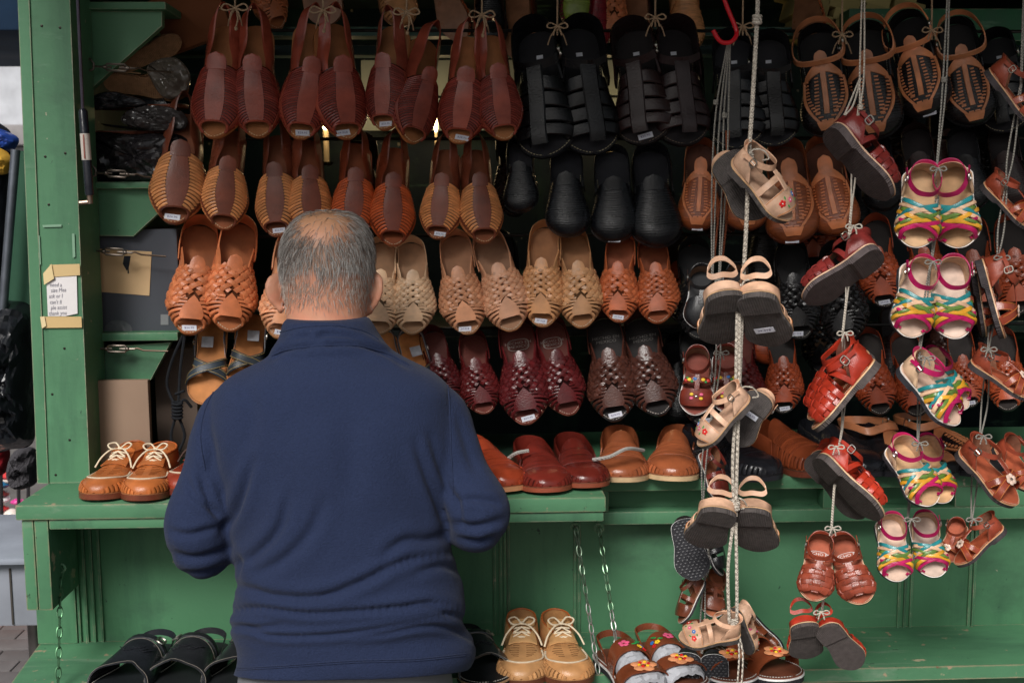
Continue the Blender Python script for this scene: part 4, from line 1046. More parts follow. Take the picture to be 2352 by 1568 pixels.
# black fisherman sandals, top row
rowE = [((1258, 356), (1236, 76), BLACK, -8, 'black fisherman sandal at the left of the top row'), ((1362, 350), (1322, 70), BLACK, 10, 'black fisherman sandal left of the glowing bulb'),
        ((1486, 326), (1456, 74), DKBROWN, -8, 'dark brown fisherman sandal with a tag right of the bulb'), ((1572, 330), (1540, 72), DKBROWN, 10, 'dark brown fisherman sandal left of the red hook'),
        ((1696, 338), (1684, 95), BLACK, -6, 'black fisherman sandal hanging behind the red hook'), ((1776, 332), (1762, 95), BLACK, 8, 'black fisherman sandal right of the braided rope')]
for i, (t, h, c, tw, lb) in enumerate(rowE):
    hang('fisher', c, t, h, tw, 18, 2.66, lb, 'fisherman_sandal', 'sandal', 'dark fisherman sandals in the top row', i % 2 == 1, .95 if i == 2 else None, wfac=1.28)
rowF = [((1196, 486), (1196, 330), -4), ((1306, 541), (1300, 345), 2), ((1412, 554), (1404, 350), -3), ((1512, 564), (1490, 350), 4)]
for i, (t, h, tw) in enumerate(rowF):
    hang('closed', BLACK, t, h, tw, 22, 2.64, f'{ORD[i]} closed black ribbed shoe from the left in the second row', 'closed_shoe', group='closed black shoes in the second row', mirror=i % 2 == 1, tagy=.99 if i == 2 else None, wfac=1.28)
rowG = [((1602, 526), (1610, 335), -4, 'left of the braided rope'), ((1716, 526), (1700, 335), 4, 'hidden behind the pale child sandal'), ((1824, 554), (1800, 340), 3, 'below the pale child sandal\'s toe'), ((1926, 536), (1886, 332), -2, 'left of the burgundy child sandal')]
for i, (t, h, tw, w_) in enumerate(rowG):
    hang('striped', STRIPED, t, h, tw, 22, 2.64, 'brown ribbed shoe with pale lacing ' + w_, 'ribbed_shoe', group='brown ribbed shoes with pale lacing', mirror=i % 2 == 1, tagy=1.0 if i in (0, 2) else None, wfac=1.28)
rowH = [((1908, 308), (1876, 78), -4), ((2012, 316), (1986, 72), 4), ((2132, 263), (2086, 45), -8), ((2238, 286), (2186, 60), 12)]
for i, (t, h, tw) in enumerate(rowH):
    hang('ladder', LADDER, t, h, tw, 18, 2.66, f'{ORD[i]} black shoe with tan ladder lacing and ankle strap, from the left', 'ladder_laced_shoe', group='black shoes with tan ladder lacing', mirror=i % 2 == 1, tagy=1.0 if i == 2 else None, wfac=1.28)
rowI = [((2034, 482), (2000, 300), 'closed', BLACK, 'dark closed shoe behind the upper burgundy child sandal'), ((2130, 478), (2100, 300), 'closed', DKBROWN, 'dark brown shoe behind the top multicoloured sandals'), ((2232, 482), (2206, 305), 'closed', BLACK, 'dark shoe right of the top multicoloured sandals'),
        ((2330, 470), (2300, 300), 'closed', DKBROWN, 'dark brown closed shoe at the right edge, second row'), ((2316, 300), (2290, 90), 'fisher', BLACK, 'black sandal at the right end of the top row')]
for i, (t, h, k, c, lb) in enumerate(rowI): hang(k, c, t, h, 0, 20, 2.70, lb, 'dark_shoe', mirror=i % 2 == 1, wfac=1.28)
rowJ = [((1612, 776), (1592, 565), BLKW, 'black woven sandal behind the black patent child shoe', 0), ((1836, 776), (1812, 565), BLKW, 'black woven sandal with a tag right of the braided rope', 1), ((1946, 786), (1922, 575), BLKW, 'black woven sandal behind the string of burgundy child sandals', 0),
        ((2032, 704), (2010, 510), RUST, 'rust woven sandal with a tag, right of the middle burgundy child sandal', 1), ((2136, 700), (2112, 510), RUST, 'rust woven sandal hidden between the upper multicoloured pairs', 0), ((2252, 722), (2230, 515), RUST, 'rust woven sandal right of the second multicoloured pair', 0), ((2338, 720), (2318, 510), RUST, 'rust woven sandal at the right edge of the third row', 0)]
for i, (t, h, c, lb, tg) in enumerate(rowJ):
    hang('woven_gloss', c, t, h, (-3, 3)[i % 2], 20, 2.68, lb, 'woven_sandal', 'sandal', 'dark woven sandals in the third row', i % 2 == 1, .955 if tg else None, wfac=1.28)

# dim shoes strung up further back under the roof
back = [(560, -10, 640), (690, -25, 760), (860, -20, 930), (1000, 20, 1060), (1110, 30, 1130), (1190, 60, 1200), (1390, 20, 1400), (1460, 60, 1470), (1560, 40, 1580), (1850, 30, 1860)]
bl = ['far left above the first burgundy pair', 'above the second burgundy pair', 'above the third burgundy pair', 'right of the third knot of string', 'above the last burgundy shoe', 'left of the green embroidered slipper',
      'right of the green embroidered slipper', 'above the first dark brown fisherman sandal', 'above the second dark brown fisherman sandal', 'near the yellowish boxes']
for i, (x, y, x2) in enumerate(back):
    hang('slipon' if i % 3 else 'woven', [TANO, DKBROWN, NATB, ORANGE, BLACK, BRFLAT][i % 6] | {'sole': lin(150, 104, 76)}, (x2, y+75), (x, y-100), 160 if i % 2 else 20, 25, 2.98, 'dim shoe hung up inside under the roof, '+bl[i], 'hanging_shoe', group='dim shoes under the stall roof', wfac=1.1)
deep = [(1160, 640, 'between the pale woven row and the wine red one'), (1580, 220, 'left of the hanging grey cords'), (1650, 460, 'behind the leather lace'), (1760, 560, 'behind the top beige child sandals'), (1870, 520, 'left of the burgundy child sandals'), (1960, 480, 'behind the topmost burgundy child sandal'),
        (2070, 330, 'above the top multicoloured pair, left'), (2170, 340, 'above the top multicoloured pair, right'), (2270, 360, 'near the second brown child sandal'), (1760, 740, 'behind the beige soles'), (1890, 760, 'above the large red child sandal'), (2060, 800, 'between the multicoloured pairs'), (2160, 800, 'right of the sideways multicoloured sandal'), (2270, 760, 'near the toe down brown sandal'),
        (1560, 640, 'left of the black patent shoe'), (1560, 880, 'left of the red floral child sandals'), (1180, 400, 'left of the closed black shoes'), (830, 420, 'behind the middle of the striped row')]
for i, (x, y, lb) in enumerate(deep):
    hang('closed' if i % 2 else 'woven_gloss', [BLACK, DKBROWN, DKBR, BLKW, RUST][i % 5], (x+6, y+95), (x-6, y-95), (-8, 8)[i % 2], 20, 2.86, 'dim shoe deep in the stock '+lb, 'dark_shoe', group='dim second layer of stock', mirror=i % 2 == 1, wfac=1.28)
GREENS = C(lin(140, 160, 60), lin(90, 110, 50), lin(120, 90, 60), rib=lin(150, 170, 70), rim=lin(120, 40, 60))
hang('slipon', GREENS, (1320, 60), (1325, -120), 5, 15, 2.92, 'lime green embroidered slipper hung under the roof', 'embroidered_slipper')
hang('slipon', C(lin(150, 30, 46), lin(90, 20, 30), lin(100, 30, 30)), (1372, 110), (1350, -60), 30, 15, 2.95, 'dark red slipper beside the lime green one', 'embroidered_slipper')

# ---------------------------------------------------------------- shoes standing on the counter and the low shelf
def stand(kind, colors, px, py, Z, Lr, yaw, label, name, group=None, mirror=False, wf=1.0, cat='shoe', **k):
    return instance(kind, stand_matrix(px, py, Z, Lr, yaw, wf, **k), colors, name, label, cat, group, mirror)[0]
ZB = Z_BENCH+.0145
stand('laceup', TANLACE, 219, 1139, ZB, .24, -4, 'tan lace-up shoe at the left end of the bench', 'lace_up_shoe', 'tan lace-up pair on the bench', wf=1.06, hf=.95)
stand('laceup', TANLACE, 322, 1141, ZB, .24, 2, 'tan lace-up shoe right of its partner on the bench', 'lace_up_shoe', 'tan lace-up pair on the bench', True, wf=1.06, hf=.95)
stand('laceup', BRLACE, 408, 1128, ZB, .25, -8, 'dark reddish lace-up shoe half hidden by the man\'s elbow', 'lace_up_shoe', wf=1.06, hf=.95)
ORS = C(lin(172, 70, 42), lin(150, 80, 50), lin(200, 140, 100))
REDS = C(lin(104, 36, 28), lin(120, 70, 50), lin(140, 72, 52)); TANS = C(lin(162, 90, 56), lin(160, 110, 80), lin(206, 176, 136)); BLKS = C(lin(32, 32, 36), lin(34, 32, 34), lin(40, 40, 46)); BRS = C(lin(128, 62, 36), lin(80, 50, 36), lin(110, 56, 40))
stand('slipon', ORS, 1178, 1121, ZB, .26, 22, 'bright orange brown slip-on at the man\'s right elbow', 'slip_on', wf=1.05)
stand('slipon', REDS, 1266, 1124, ZB, .265, 8, 'dark red slip-on nearest the bench edge', 'slip_on', wf=1.1, hf=.88)
stand('slipon', REDS, 1350, 1114, ZB, .265, 4, 'dark red slip-on behind its partner near the bench corner', 'slip_on', mirror=True, wf=1.1, hf=.88)
ZL = Z_BENCH+.0105
stand('slipon', TANS, 1428, 1101, ZL, .27, -6, 'tan slip-on with a grey string across it, left of its pair', 'slip_on', wf=1.15, hf=.95)
stand('slipon', TANS, 1540, 1098, ZL, .27, -14, 'tan slip-on, right one of the pair on the ledge', 'slip_on', mirror=True, wf=1.12, hf=.95)
stand('slipon', BLKS, 1640, 1088, ZL, .27, -8, 'black slip-on left of the braided rope on the ledge', 'slip_on', wf=1.1)
stand('slipon', BLKS, 1778, 1096, ZL, .28, 30, 'shiny black shoe right of the braided rope on the ledge', 'slip_on', wf=1.1)
stand('slipon', BRS, 1905, 1086, ZL, .28, 26, 'brown ribbed slip-on behind the lower red child sandal', 'slip_on', wf=1.1, hf=1.15)
stand('slipon', BLKS, 2010, 1088, ZL, .28, 15, 'black shoe on the ledge left of the multicoloured sandals', 'slip_on', wf=1.1)
stand('ladder', LADDER, 2190, 1092, ZL, .29, 32, 'black shoe with tan straps on the ledge at the right', 'ladder_laced_shoe', wf=1.15)
stand('ladder', LADDER, 2300, 1086, ZL, .29, 24, 'black and tan strapped shoe at the far right of the ledge', 'ladder_laced_shoe', mirror=True, wf=1.15)
stand('slipon', BLKS, 2090, 1088, ZL, .28, 10, 'black shoe behind the fourth multicoloured sandals on the ledge', 'slip_on', wf=1.1)
ZS = Z_LOW+.0125
stand('slide', SLIDEB, 245, 1600, ZS+.006, .27, -10, 'black embossed sandal leftmost on the low shelf', 'strap_sandal', 'black embossed sandals on the low shelf', wf=1.2, cat='sandal', hf=.95)
stand('slide', SLIDEB, 382, 1596, ZS+.006, .27, -8, 'black embossed sandal second from left on the low shelf', 'strap_sandal', 'black embossed sandals on the low shelf', True, wf=1.2, cat='sandal', hf=.95)
stand('slide', SLIDEB, 515, 1596, ZS+.006, .27, -8, 'black buckled sandal half hidden by the man\'s left hip', 'strap_sandal', 'black embossed sandals on the low shelf', wf=1.2, cat='sandal', hf=1.1)
stand('slide', SLIDEB, 1130, 1572, ZS+.006, .27, 14, 'black sandal showing beside the man\'s right hip', 'strap_sandal', 'black embossed sandals on the low shelf', wf=1.1, cat='sandal', hf=.8)
stand('laceup', PALELACE, 1200, 1566, ZS, .25, -2, 'pale tan lace-up shoe beside the man\'s right hip', 'lace_up_shoe', 'pale lace-up pair on the low shelf', wf=1.12, hf=.92)
stand('laceup', PALELACE, 1316, 1566, ZS, .25, 5, 'pale tan lace-up shoe next to the long chain', 'lace_up_shoe', 'pale lace-up pair on the low shelf', True, wf=1.12, hf=.92)
stand('floral_paper', FLOR, 1504, 1600, ZS+.006, .25, 16, 'brown flowered sandal stuffed with white paper beside the chain', 'flowered_sandal', 'flowered brown sandals on the low shelf', wf=1.15, cat='sandal', hf=1.05)
stand('floral_paper', FLOR, 1590, 1582, ZS+.006, .25, 14, 'brown flowered sandal with paper behind the hanging black soles', 'flowered_sandal', 'flowered brown sandals on the low shelf', True, wf=1.15, cat='sandal', hf=1.05)
stand('floral', FLOR, 1708, 1568, ZS+.006, .25, 14, 'brown flowered sandal with a tag below the braided rope', 'flowered_sandal', 'flowered brown sandals on the low shelf', wf=1.15, cat='sandal')
stand('floral', FLOR, 1822, 1560, ZS+.006, .25, 26, 'brown flowered sandal rightmost on the low shelf', 'flowered_sandal', 'flowered brown sandals on the low shelf', True, wf=1.15, cat='sandal')
hang('floral', FLOR, (1790, 1500), (1712, 1412), -50, 10, 2.44, 'brown heeled floral sandal leaning against the green panel', 'flowered_sandal', 'sandal', wfac=1.1)

# ---------------------------------------------------------------- children's sandals on strings
def kid(kind, colors, toe, heel, twist, tilt, label, Y=2.12, mirror=False, under=None, txt='$16.95', tagy=None, wf=1.0, group=None):
    r = hang(kind, colors, toe, heel, twist, tilt, Y, label, 'child_sandal', 'sandal', group, mirror, tagy if under is None else under, wf*1.28, txt, under is not None)
    return r
g1 = 'beige child sandals on the braided rope'
kid('kid_flower', BEIGE, (1752, 497), (1662, 358), 188, 0, 'top beige child sandal turned sole outward on the braided rope', 2.16, group=g1, wf=1.1)
kid('kid_flower', BEIGE, (1812, 502), (1690, 362), 62, 0, 'top beige child sandal in side view with a flowered toe', 2.10, group=g1)
kid('kid_flower_up', BEIGE, (1652, 784), (1668, 668), 198, -48, 'second beige child sandal from the top, left sole to the viewer', 2.12, group=g1, wf=1.1)
kid('kid_flower_up', BEIGE, (1776, 788), (1734, 672), 160, -46, 'second beige child sandal from the top, sole with a price tag', 2.10, True, under=.62, group=g1, wf=1.1)
kid('kid_flower', BEIGE, (1606, 1022), (1716, 906), -66, 0, 'third beige child sandal from the top with flowered toe at left', 2.08, True, group=g1)
kid('kid_flower', BEIGE, (1682, 1018), (1754, 906), 172, -10, 'third beige child sandal showing its sole and a price tag', 2.14, under=.4, group=g1, wf=1.1)
kid('kid_flower_up', BEIGE, (1610, 1250), (1656, 1166), 204, -52, 'fourth beige child sandal from the top, left sole', 2.10, group=g1, wf=1.15)
kid('kid_flower_up', BEIGE, (1744, 1258), (1726, 1168), 166, -52, 'fourth beige child sandal from the top, right sole', 2.12, True, group=g1, wf=1.15)
kid('kid_flower', BEIGE, (1563, 1466), (1697, 1446), -52, 8, 'lowest beige child sandal with red and blue flowers across its toe', 2.06, group=g1)
kid('kid_flower', BEIGE, (1722, 1495), (1690, 1400), 120, -20, 'lowest beige child sandal tucked behind its flowered partner', 2.14, True, group=g1)
g0 = 'dark child shoes on the cord behind the braided rope'
Y0 = 2.30
kid('kid_patent', BLKK, (1606, 752), (1612, 625), 0, 20, 'shiny black patent child shoe on the cord behind', Y0, group=g0)
kid('kid_patent', BLKK, (1700, 745), (1690, 622), 5, 20, 'shiny black child shoe hidden behind the beige soles', Y0+.03, True, group=g0)
kid('kid_floral', FLORK, (1597, 950), (1602, 812), 0, 16, 'dark red child sandal with painted flowers, left of its pair', Y0, group=g0, wf=.95)
kid('kid_floral', FLORK, (1672, 945), (1668, 808), 0, 16, 'dark red flowered child sandal right of its partner behind the rope', Y0+.02, True, group=g0, wf=.95)
kid('kid_plain', BRFLAT | {'upper': lin(128, 50, 40), 'strap': lin(110, 44, 36)}, (1655, 1150), (1616, 1042), 62, 10, 'reddish brown buckled child sandal hanging before the ledge', Y0, group=g0)
kid('kid_plain', BLKK, (1597, 1326), (1572, 1196), 182, 0, 'black dimpled sole of a child sandal turned to the viewer', Y0-.05, group=g0, wf=1.05)
kid('kid_plain', BLKK, (1656, 1316), (1616, 1222), 75, 5, 'black child sandal in side view right of the dimpled sole', Y0+.03, True, group=g0)
kid('kid_plain', BRFLAT, (1563, 1428), (1612, 1332), -72, 5, 'brown child sandal in side view left of the cord', Y0-.03, group=g0)
kid('kid_plain', BRFLAT, (1636, 1412), (1642, 1320), 12, 25, 'brown child sandal facing the viewer above the lowest beige one', Y0+.03, True, group=g0)
kid('kid_plain', BLKK, (1574, 1622), (1580, 1504), 180, -8, 'left black dimpled sole cut off by the bottom edge', Y0-.08, group=g0, wf=1.1)
kid('kid_plain', BLKK, (1642, 1626), (1640, 1508), 180, -8, 'right black dimpled sole cut off by the bottom edge', Y0-.08, True, group=g0, wf=1.1)
g2 = 'red and burgundy child sandals on the second string'
kid('kid_woven', BURGK, (2044, 450), (1914, 290), 118, 0, 'topmost burgundy woven child sandal with its heel high at left', 2.15, group=g2)
kid('kid_woven', BURGK, (1850, 688), (2012, 572), -120, 0, 'burgundy woven child sandal sloping down to the left', 2.15, True, group=g2)
kid('kid_woven', REDK, (1870, 984), (2004, 826), -84, 0, 'large bright red woven child sandal in side view', 2.12, True, group=g2)
kid('kid_woven', REDK, (1862, 962), (1988, 806), -70, 0, 'bright red child sandal hidden behind the large red one', 2.20, group=g2)
kid('kid_woven', REDK, (2018, 1180), (1888, 1050), 112, 0, 'bright red child sandal before the ledge, sole turned down left', 2.12, group=g2)
kid('kid_woven', REDK, (1985, 1176), (1872, 1046), 130, 0, 'red child sandal mostly hidden, its dark sole showing at left', 2.19, True, group=g2)
kid('kid_woven', BRK, (1868, 1374), (1884, 1240), 4, 15, 'reddish brown woven child sandal, left of the hanging pair', 2.12, group=g2)
kid('kid_woven', BRK, (1978, 1378), (1934, 1246), 0, 15, 'reddish brown woven child sandal, right of the hanging pair', 2.12, True, group=g2)
kid('kid_woven_up', REDK, (1852, 1504), (1848, 1432), 190, -52, 'lowest red child sandal with a round heel mark on its sole', 2.13, group=g2, wf=1.15)
kid('kid_woven_up', REDK, (1966, 1524), (1898, 1440), 156, -30, 'lowest red child sandal with its red upper showing at right', 2.10, True, group=g2)
g3 = 'multicoloured woven child sandals on the third string'
kid('kid_multi', MULT, (2102, 566), (2114, 392), 16, 16, 'multicoloured child sandal at the top, left of its pair', 2.12, group=g3)
kid('kid_multi', MULT, (2204, 566), (2190, 386), -12, 12, 'multicoloured child sandal at the top, right of its pair', 2.12, True, group=g3)
kid('kid_multi', MULTP, (2088, 772), (2106, 606), 24, 16, 'multicoloured child sandal with pale pink insole, left of the second pair', 2.12, group=g3)
kid('kid_multi', MULTP, (2192, 774), (2176, 604), 18, 10, 'multicoloured child sandal with pale pink insole, right of the second pair', 2.12, True, group=g3)
kid('kid_multi', MULTP, (2192, 968), (2084, 836), 58, 5, 'multicoloured child sandal hanging sideways with a big pink buckle', 2.10, group=g3)
kid('kid_multi', MULTP, (2212, 934), (2118, 826), 50, 5, 'multicoloured child sandal behind the sideways one', 2.18, True, group=g3)
kid('kid_multi', MULT, (2136, 1152), (2056, 1026), 34, 12, 'multicoloured child sandal with tan insole before the ledge', 2.10, group=g3)
kid('kid_multi', MULT, (2166, 1148), (2112, 1020), 30, 12, 'multicoloured child sandal tucked behind the tan insole one', 2.18, True, group=g3)
kid('kid_multi', MULTP, (2060, 1328), (2040, 1196), 18, 14, 'lowest multicoloured child sandal, left one with pink strap', 2.11, group=g3)
kid('kid_multi', MULTP, (2146, 1318), (2118, 1192), 10, 14, 'lowest multicoloured child sandal, right one of its pair', 2.15, True, group=g3)
g4 = 'brown flower child sandals on the rightmost string'
kid('kid_petal', BRK, (2368, 280), (2276, 158), 84, 0, 'brown child sandal cut by the right edge at the top', 2.14, group=g4)
kid('kid_petal', BRK, (2364, 520), (2266, 420), 78, 0, 'brown child sandal cut by the right edge, second from the top', 2.14, group=g4)
kid('kid_petal', BRK, (2304, 772), (2258, 598), 92, 0, 'brown child sandal hanging toe down with a pale flower', 2.12, group=g4)
kid('kid_petal', BRK, (2262, 770), (2242, 630), 96, 0, 'brown child sandal sole behind the toe down one', 2.18, True, group=g4)
kid('kid_petal', BRK, (2362, 908), (2240, 828), 74, 0, 'brown buckled child sandal cut by the right edge at mid height', 2.12, group=g4)
kid('kid_petal', BRK, (2326, 1150), (2218, 1032), 60, 4, 'brown child sandal with a pink flower before the ledge', 2.10, group=g4)
kid('kid_petal', BRK, (2368, 1120), (2300, 1020), 50, 4, 'brown child sandal behind the pink flower one at the right edge', 2.17, True, group=g4)
kid('kid_petal', BRK, (2196, 1294), (2298, 1204), -66, 4, 'lowest brown child sandal with a white flower', 2.10, True, group=g4)
kid('kid_petal', BRK, (2176, 1288), (2204, 1200), -10, 12, 'brown child sandal tucked behind the white flower one', 2.18, group=g4)
# ================================================================ the man
def to_px(V):
    V = np.asarray(V, float)-np.array(CAM); Rm = np.array(CAMROT.transposed())
    q = V @ Rm.T
    return np.stack([1176+FPX*q[:, 0]/-q[:, 2], 784-FPX*q[:, 1]/-q[:, 2]], -1)
def loft(mb, rows, n=40):
    """rows: (cx, cy, z, rx, ry, exponent)"""
    vs = []; fs = []
    for cx, cy, z, rx, ry, e in rows:
        for k in range(n):
            a = 2*math.pi*k/n; c, s_ = math.cos(a), math.sin(a)
            vs.append((cx+rx*math.copysign(abs(c)**e, c), cy+ry*math.copysign(abs(s_)**e, s_), z))
    m = len(rows)
    for i in range(m-1):
        for k in range(n): fs.append((i*n+k, i*n+(k+1) % n, (i+1)*n+(k+1) % n, (i+1)*n+k))
    fs += [tuple(range(n))[::-1], tuple(range((m-1)*n, m*n))]
    mb.add(vs, fs)
def loft_px(mb, rows, Ypl, n=40, e=.85, shrink=1.):
    out = []
    pys = [r[0] for r in rows]
    dense = np.linspace(pys[0], pys[-1], len(rows)*4)
    cols = [herm(pys, [r[j] for r in rows], dense) for j in range(1, 5)]
    for py, xl, xr, ry, cy in zip(dense, *cols):
        a, b = P(xl, py, Ypl), P(xr, py, Ypl)
        out.append(((a.x+b.x)/2, cy, (a.z+b.z)/2, (b.x-a.x)/2*shrink, ry*shrink, e))
    loft(mb, out[::-1], n)
def remesh(mb, vox, smooth=4, name='tmp'):
    me = bpy.data.meshes.new(name); me.from_pydata(mb.v, [], mb.f)
    bm = bmesh.new(); bm.from_mesh(me); bmesh.ops.recalc_face_normals(bm, faces=bm.faces[:]); bm.to_mesh(me); bm.free()
    o = bpy.data.objects.new(name, me); COL.objects.link(o)
    r = o.modifiers.new('r', 'REMESH'); r.mode = 'VOXEL'; r.voxel_size = vox; r.use_smooth_shade = True
    if smooth: s_ = o.modifiers.new('s', 'SMOOTH'); s_.factor = .5; s_.iterations = smooth
    bpy.context.view_layer.update()
    out = bpy.data.meshes.new_from_object(o.evaluated_get(bpy.context.evaluated_depsgraph_get()))
    bpy.data.objects.remove(o, do_unlink=True)
    out.name = name
    for p in out.polygons: p.use_smooth = True
    return out
def mverts(me):
    v = np.empty(len(me.vertices)*3, np.float32); me.vertices.foreach_get('co', v); return v.reshape(-1, 3).astype(float)
def mnorm(me):
    v = np.empty(len(me.vertices)*3, np.float32); me.vertex_normals.foreach_get('vector', v); return v.reshape(-1, 3).astype(float)
YM = 2.12
TORSO = [(812, 622, 892, .085, 2.165), (832, 588, 930, .10, 2.162), (858, 532, 985, .115, 2.158), (888, 496, 1024, .125, 2.155), (940, 478, 1042, .135, 2.15), (1000, 482, 1046, .14, 2.142), (1080, 500, 1046, .142, 2.135), (1170, 520, 1038, .145, 2.13),
         (1240, 534, 1034, .148, 2.125), (1310, 547, 1050, .152, 2.12), (1350, 546, 1066, .155, 2.12), (1400, 534, 1070, .155, 2.12), (1440, 534, 1066, .156, 2.12), (1480, 546, 1090, .160, 2.12), (1515, 546, 1094, .163, 2.12), (1545, 536, 1082, .163, 2.12)]
COLLAR = [(734, 648, 840, .082, 2.205), (742, 640, 848, .086, 2.20), (768, 634, 866, .092, 2.19), (800, 620, 890, .095, 2.175), (830, 604, 910, .095, 2.165)]
mx0 = P(785, 1200, YM).x
def arm_path(pts): return [P(x, y, Y) for x, y, Y in pts]
LA = arm_path([(600, 905, 2.16), (538, 950, 2.155), (512, 1015, 2.14), (486, 1100, 2.12), (453, 1200, 2.085), (462, 1258, 2.09)])
LA2 = [LA[-1], LA[-1]+Vector((.012, .035, .006)), LA[-1]+Vector((.05, .10, .03)), Vector((mx0-.15, 2.30, 1.085)), Vector((mx0-.125, 2.36, 1.095))]
RA = arm_path([(940, 905, 2.16), (1003, 950, 2.155), (1022, 1010, 2.14), (1052, 1090, 2.12), (1098, 1166, 2.085), (1094, 1200, 2.09)])
RA2 = [RA[-1], RA[-1]+Vector((-.012, .035, .006)), RA[-1]+Vector((-.05, .10, .02)), Vector((mx0+.15, 2.30, 1.085)), Vector((mx0+.125, 2.36, 1.095))]
def arms(mb, k, sl=1.0, hand=False):
    for A, A2 in ((LA, LA2), (RA, RA2)):
        pa = curve3([tuple(p) for p in A], 24); ra = herm(range(6), [.04*k, .060*k, .063*k, .061*k, .062*k, .058*k], np.linspace(0, 5, 24))
        mb.tube(pa, ra, 18); mb.blob(A[-1], (.057*k, .057*k, .057*k), 16, 10)
        pb = curve3([tuple(p) for p in A2], 20); rb_ = herm(range(5), [.060*k, .058*k, .054*k, .045*k, .038*k], np.linspace(0, 4, 20))
        mb.tube(pb, rb_, 16)
mb = MB(); loft_px(mb, TORSO, YM, 56); loft_px(mb, COLLAR, YM+.03, 40, e=.95); arms(mb, 1.0)
fl = remesh(mb, .0047, 6, 'fleece_pullover')
V = mverts(fl); Nn = mnorm(fl); px = to_px(V)
disp = np.zeros(len(V)); back = np.clip((-Nn[:, 1]+.25)/.5, 0, 1)
def fold(pts, wd, depth, ridge=.7, both=True):
    p = curve3(np.array(pts, float), 40); best = np.full(len(V), 1e9); par = np.zeros(len(V)); sgn = np.zeros(len(V))
    lo = p.min(0)-8*wd; hi = p.max(0)+8*wd
    sel = np.where((px[:, 0] > lo[0]) & (px[:, 0] < hi[0]) & (px[:, 1] > lo[1]) & (px[:, 1] < hi[1]))[0]
    if len(sel) == 0: return
    wd = wd*.85; q = px[sel]; d2 = ((q[:, None, :]-p[None])**2).sum(-1); k = d2.argmin(1); d = np.sqrt(d2[np.arange(len(sel)), k])
    tn = nrm(np.gradient(p, axis=0))[k]; off = q-p[k]; side = np.sign(tn[:, 0]*off[:, 1]-tn[:, 1]*off[:, 0])
    tap = np.sin(np.pi*np.clip((k+.5)/40, 0, 1))**.6
    u = d*side
    g = -np.exp(-(d/wd)**2) + ridge*np.exp(-((u+2.0*wd)/(1.5*wd))**2) + (ridge*.8*np.exp(-((u-2.2*wd)/(1.6*wd))**2) if both else 0)
    disp[sel] += 1.3*depth*g*tap*back[sel]
Z = lambda *a: [(343+.7107*x, 453+.7107*y) for x, y in a]      # read off an enlarged view of the back
for pts, wd, dp in (
    (Z((262, 1245), (330, 1268), (420, 1290), (560, 1288), (690, 1240), (830, 1172), (985, 1150)), 11, .010),
    (Z((250, 1345), (360, 1328), (500, 1345), (660, 1340), (820, 1325), (920, 1312), (1030, 1345)), 9, .011),
    (Z((300, 1395), (400, 1436), (560, 1434), (700, 1415), (840, 1385), (1000, 1345)), 8, .010),
    (Z((640, 1445), (760, 1428), (880, 1400), (960, 1405), (1075, 1450)), 8, .009),
    (Z((250, 1395), (330, 1402), (420, 1400)), 8, .008), (Z((860, 1210), (950, 1190), (1010, 1215)), 10, .007), (Z((900, 1320), (960, 1350), (1030, 1370)), 9, .009),
    (Z((225, 1095), (262, 1040), (300, 955), (330, 850)), 11, .009), (Z((275, 1190), (350, 1150), (420, 1070), (450, 960)), 13, .008), (Z((330, 1215), (430, 1170), (520, 1080), (560, 980)), 15, .006),
    (Z((285, 1150), (290, 1240)), 9, .006), (Z((960, 1075), (940, 1000), (900, 900), (860, 790)), 12, .008), (Z((985, 1000), (960, 930), (930, 850), (905, 760)), 11, .006), (Z((975, 1085), (900, 1110), (820, 1115), (740, 1180)), 13, .007),
    (Z((970, 940), (995, 985), (1010, 1060)), 9, .008), (Z((160, 880), (185, 960), (235, 1050)), 9, .009), (Z((120, 905), (150, 965), (190, 1000), (235, 1040)), 8, .007),
    (Z((60, 1075), (120, 1090), (190, 1075), (245, 1055)), 9, .007), (Z((70, 1150), (140, 1165), (210, 1150), (262, 1130)), 10, .008), (Z((110, 1215), (190, 1208), (262, 1180)), 10, .007),
    (Z((985, 980), (1060, 975), (1130, 990)), 9, .006), (Z((975, 1050), (1050, 1065), (1150, 1040)), 10, .008), (Z((990, 1095), (1060, 1110), (1120, 1095)), 9, .006),
    (Z((300, 560), (330, 700), (300, 840)), 24, .004), (Z((640, 700), (650, 850), (640, 1000)), 40, .005), (Z((180, 730), (200, 830), (190, 930)), 16, .005), (Z((1000, 700), (1030, 800), (1060, 900)), 16, .005),
    (Z((435, 480), (500, 452), (545, 462), (560, 445), (640, 452), (700, 470), (770, 510)), 7, .010), (Z((395, 520), (440, 492), (540, 478), (660, 476), (760, 502), (840, 545)), 7, .011), (Z((420, 430), (520, 412), (620, 418), (700, 440)), 3, .0025)):
    fold(pts, wd, dp)
for pts in (Z((965, 590), (972, 720), (975, 850), (985, 960)), Z((195, 640), (165, 740), (170, 850)), Z((262, 1540), (420, 1520), (650, 1502), (860, 1500), (1030, 1482)), Z((395, 518), (430, 498), (540, 484), (660, 482), (770, 512), (850, 552))):
    fold(pts, 3.2, .0028, .3)
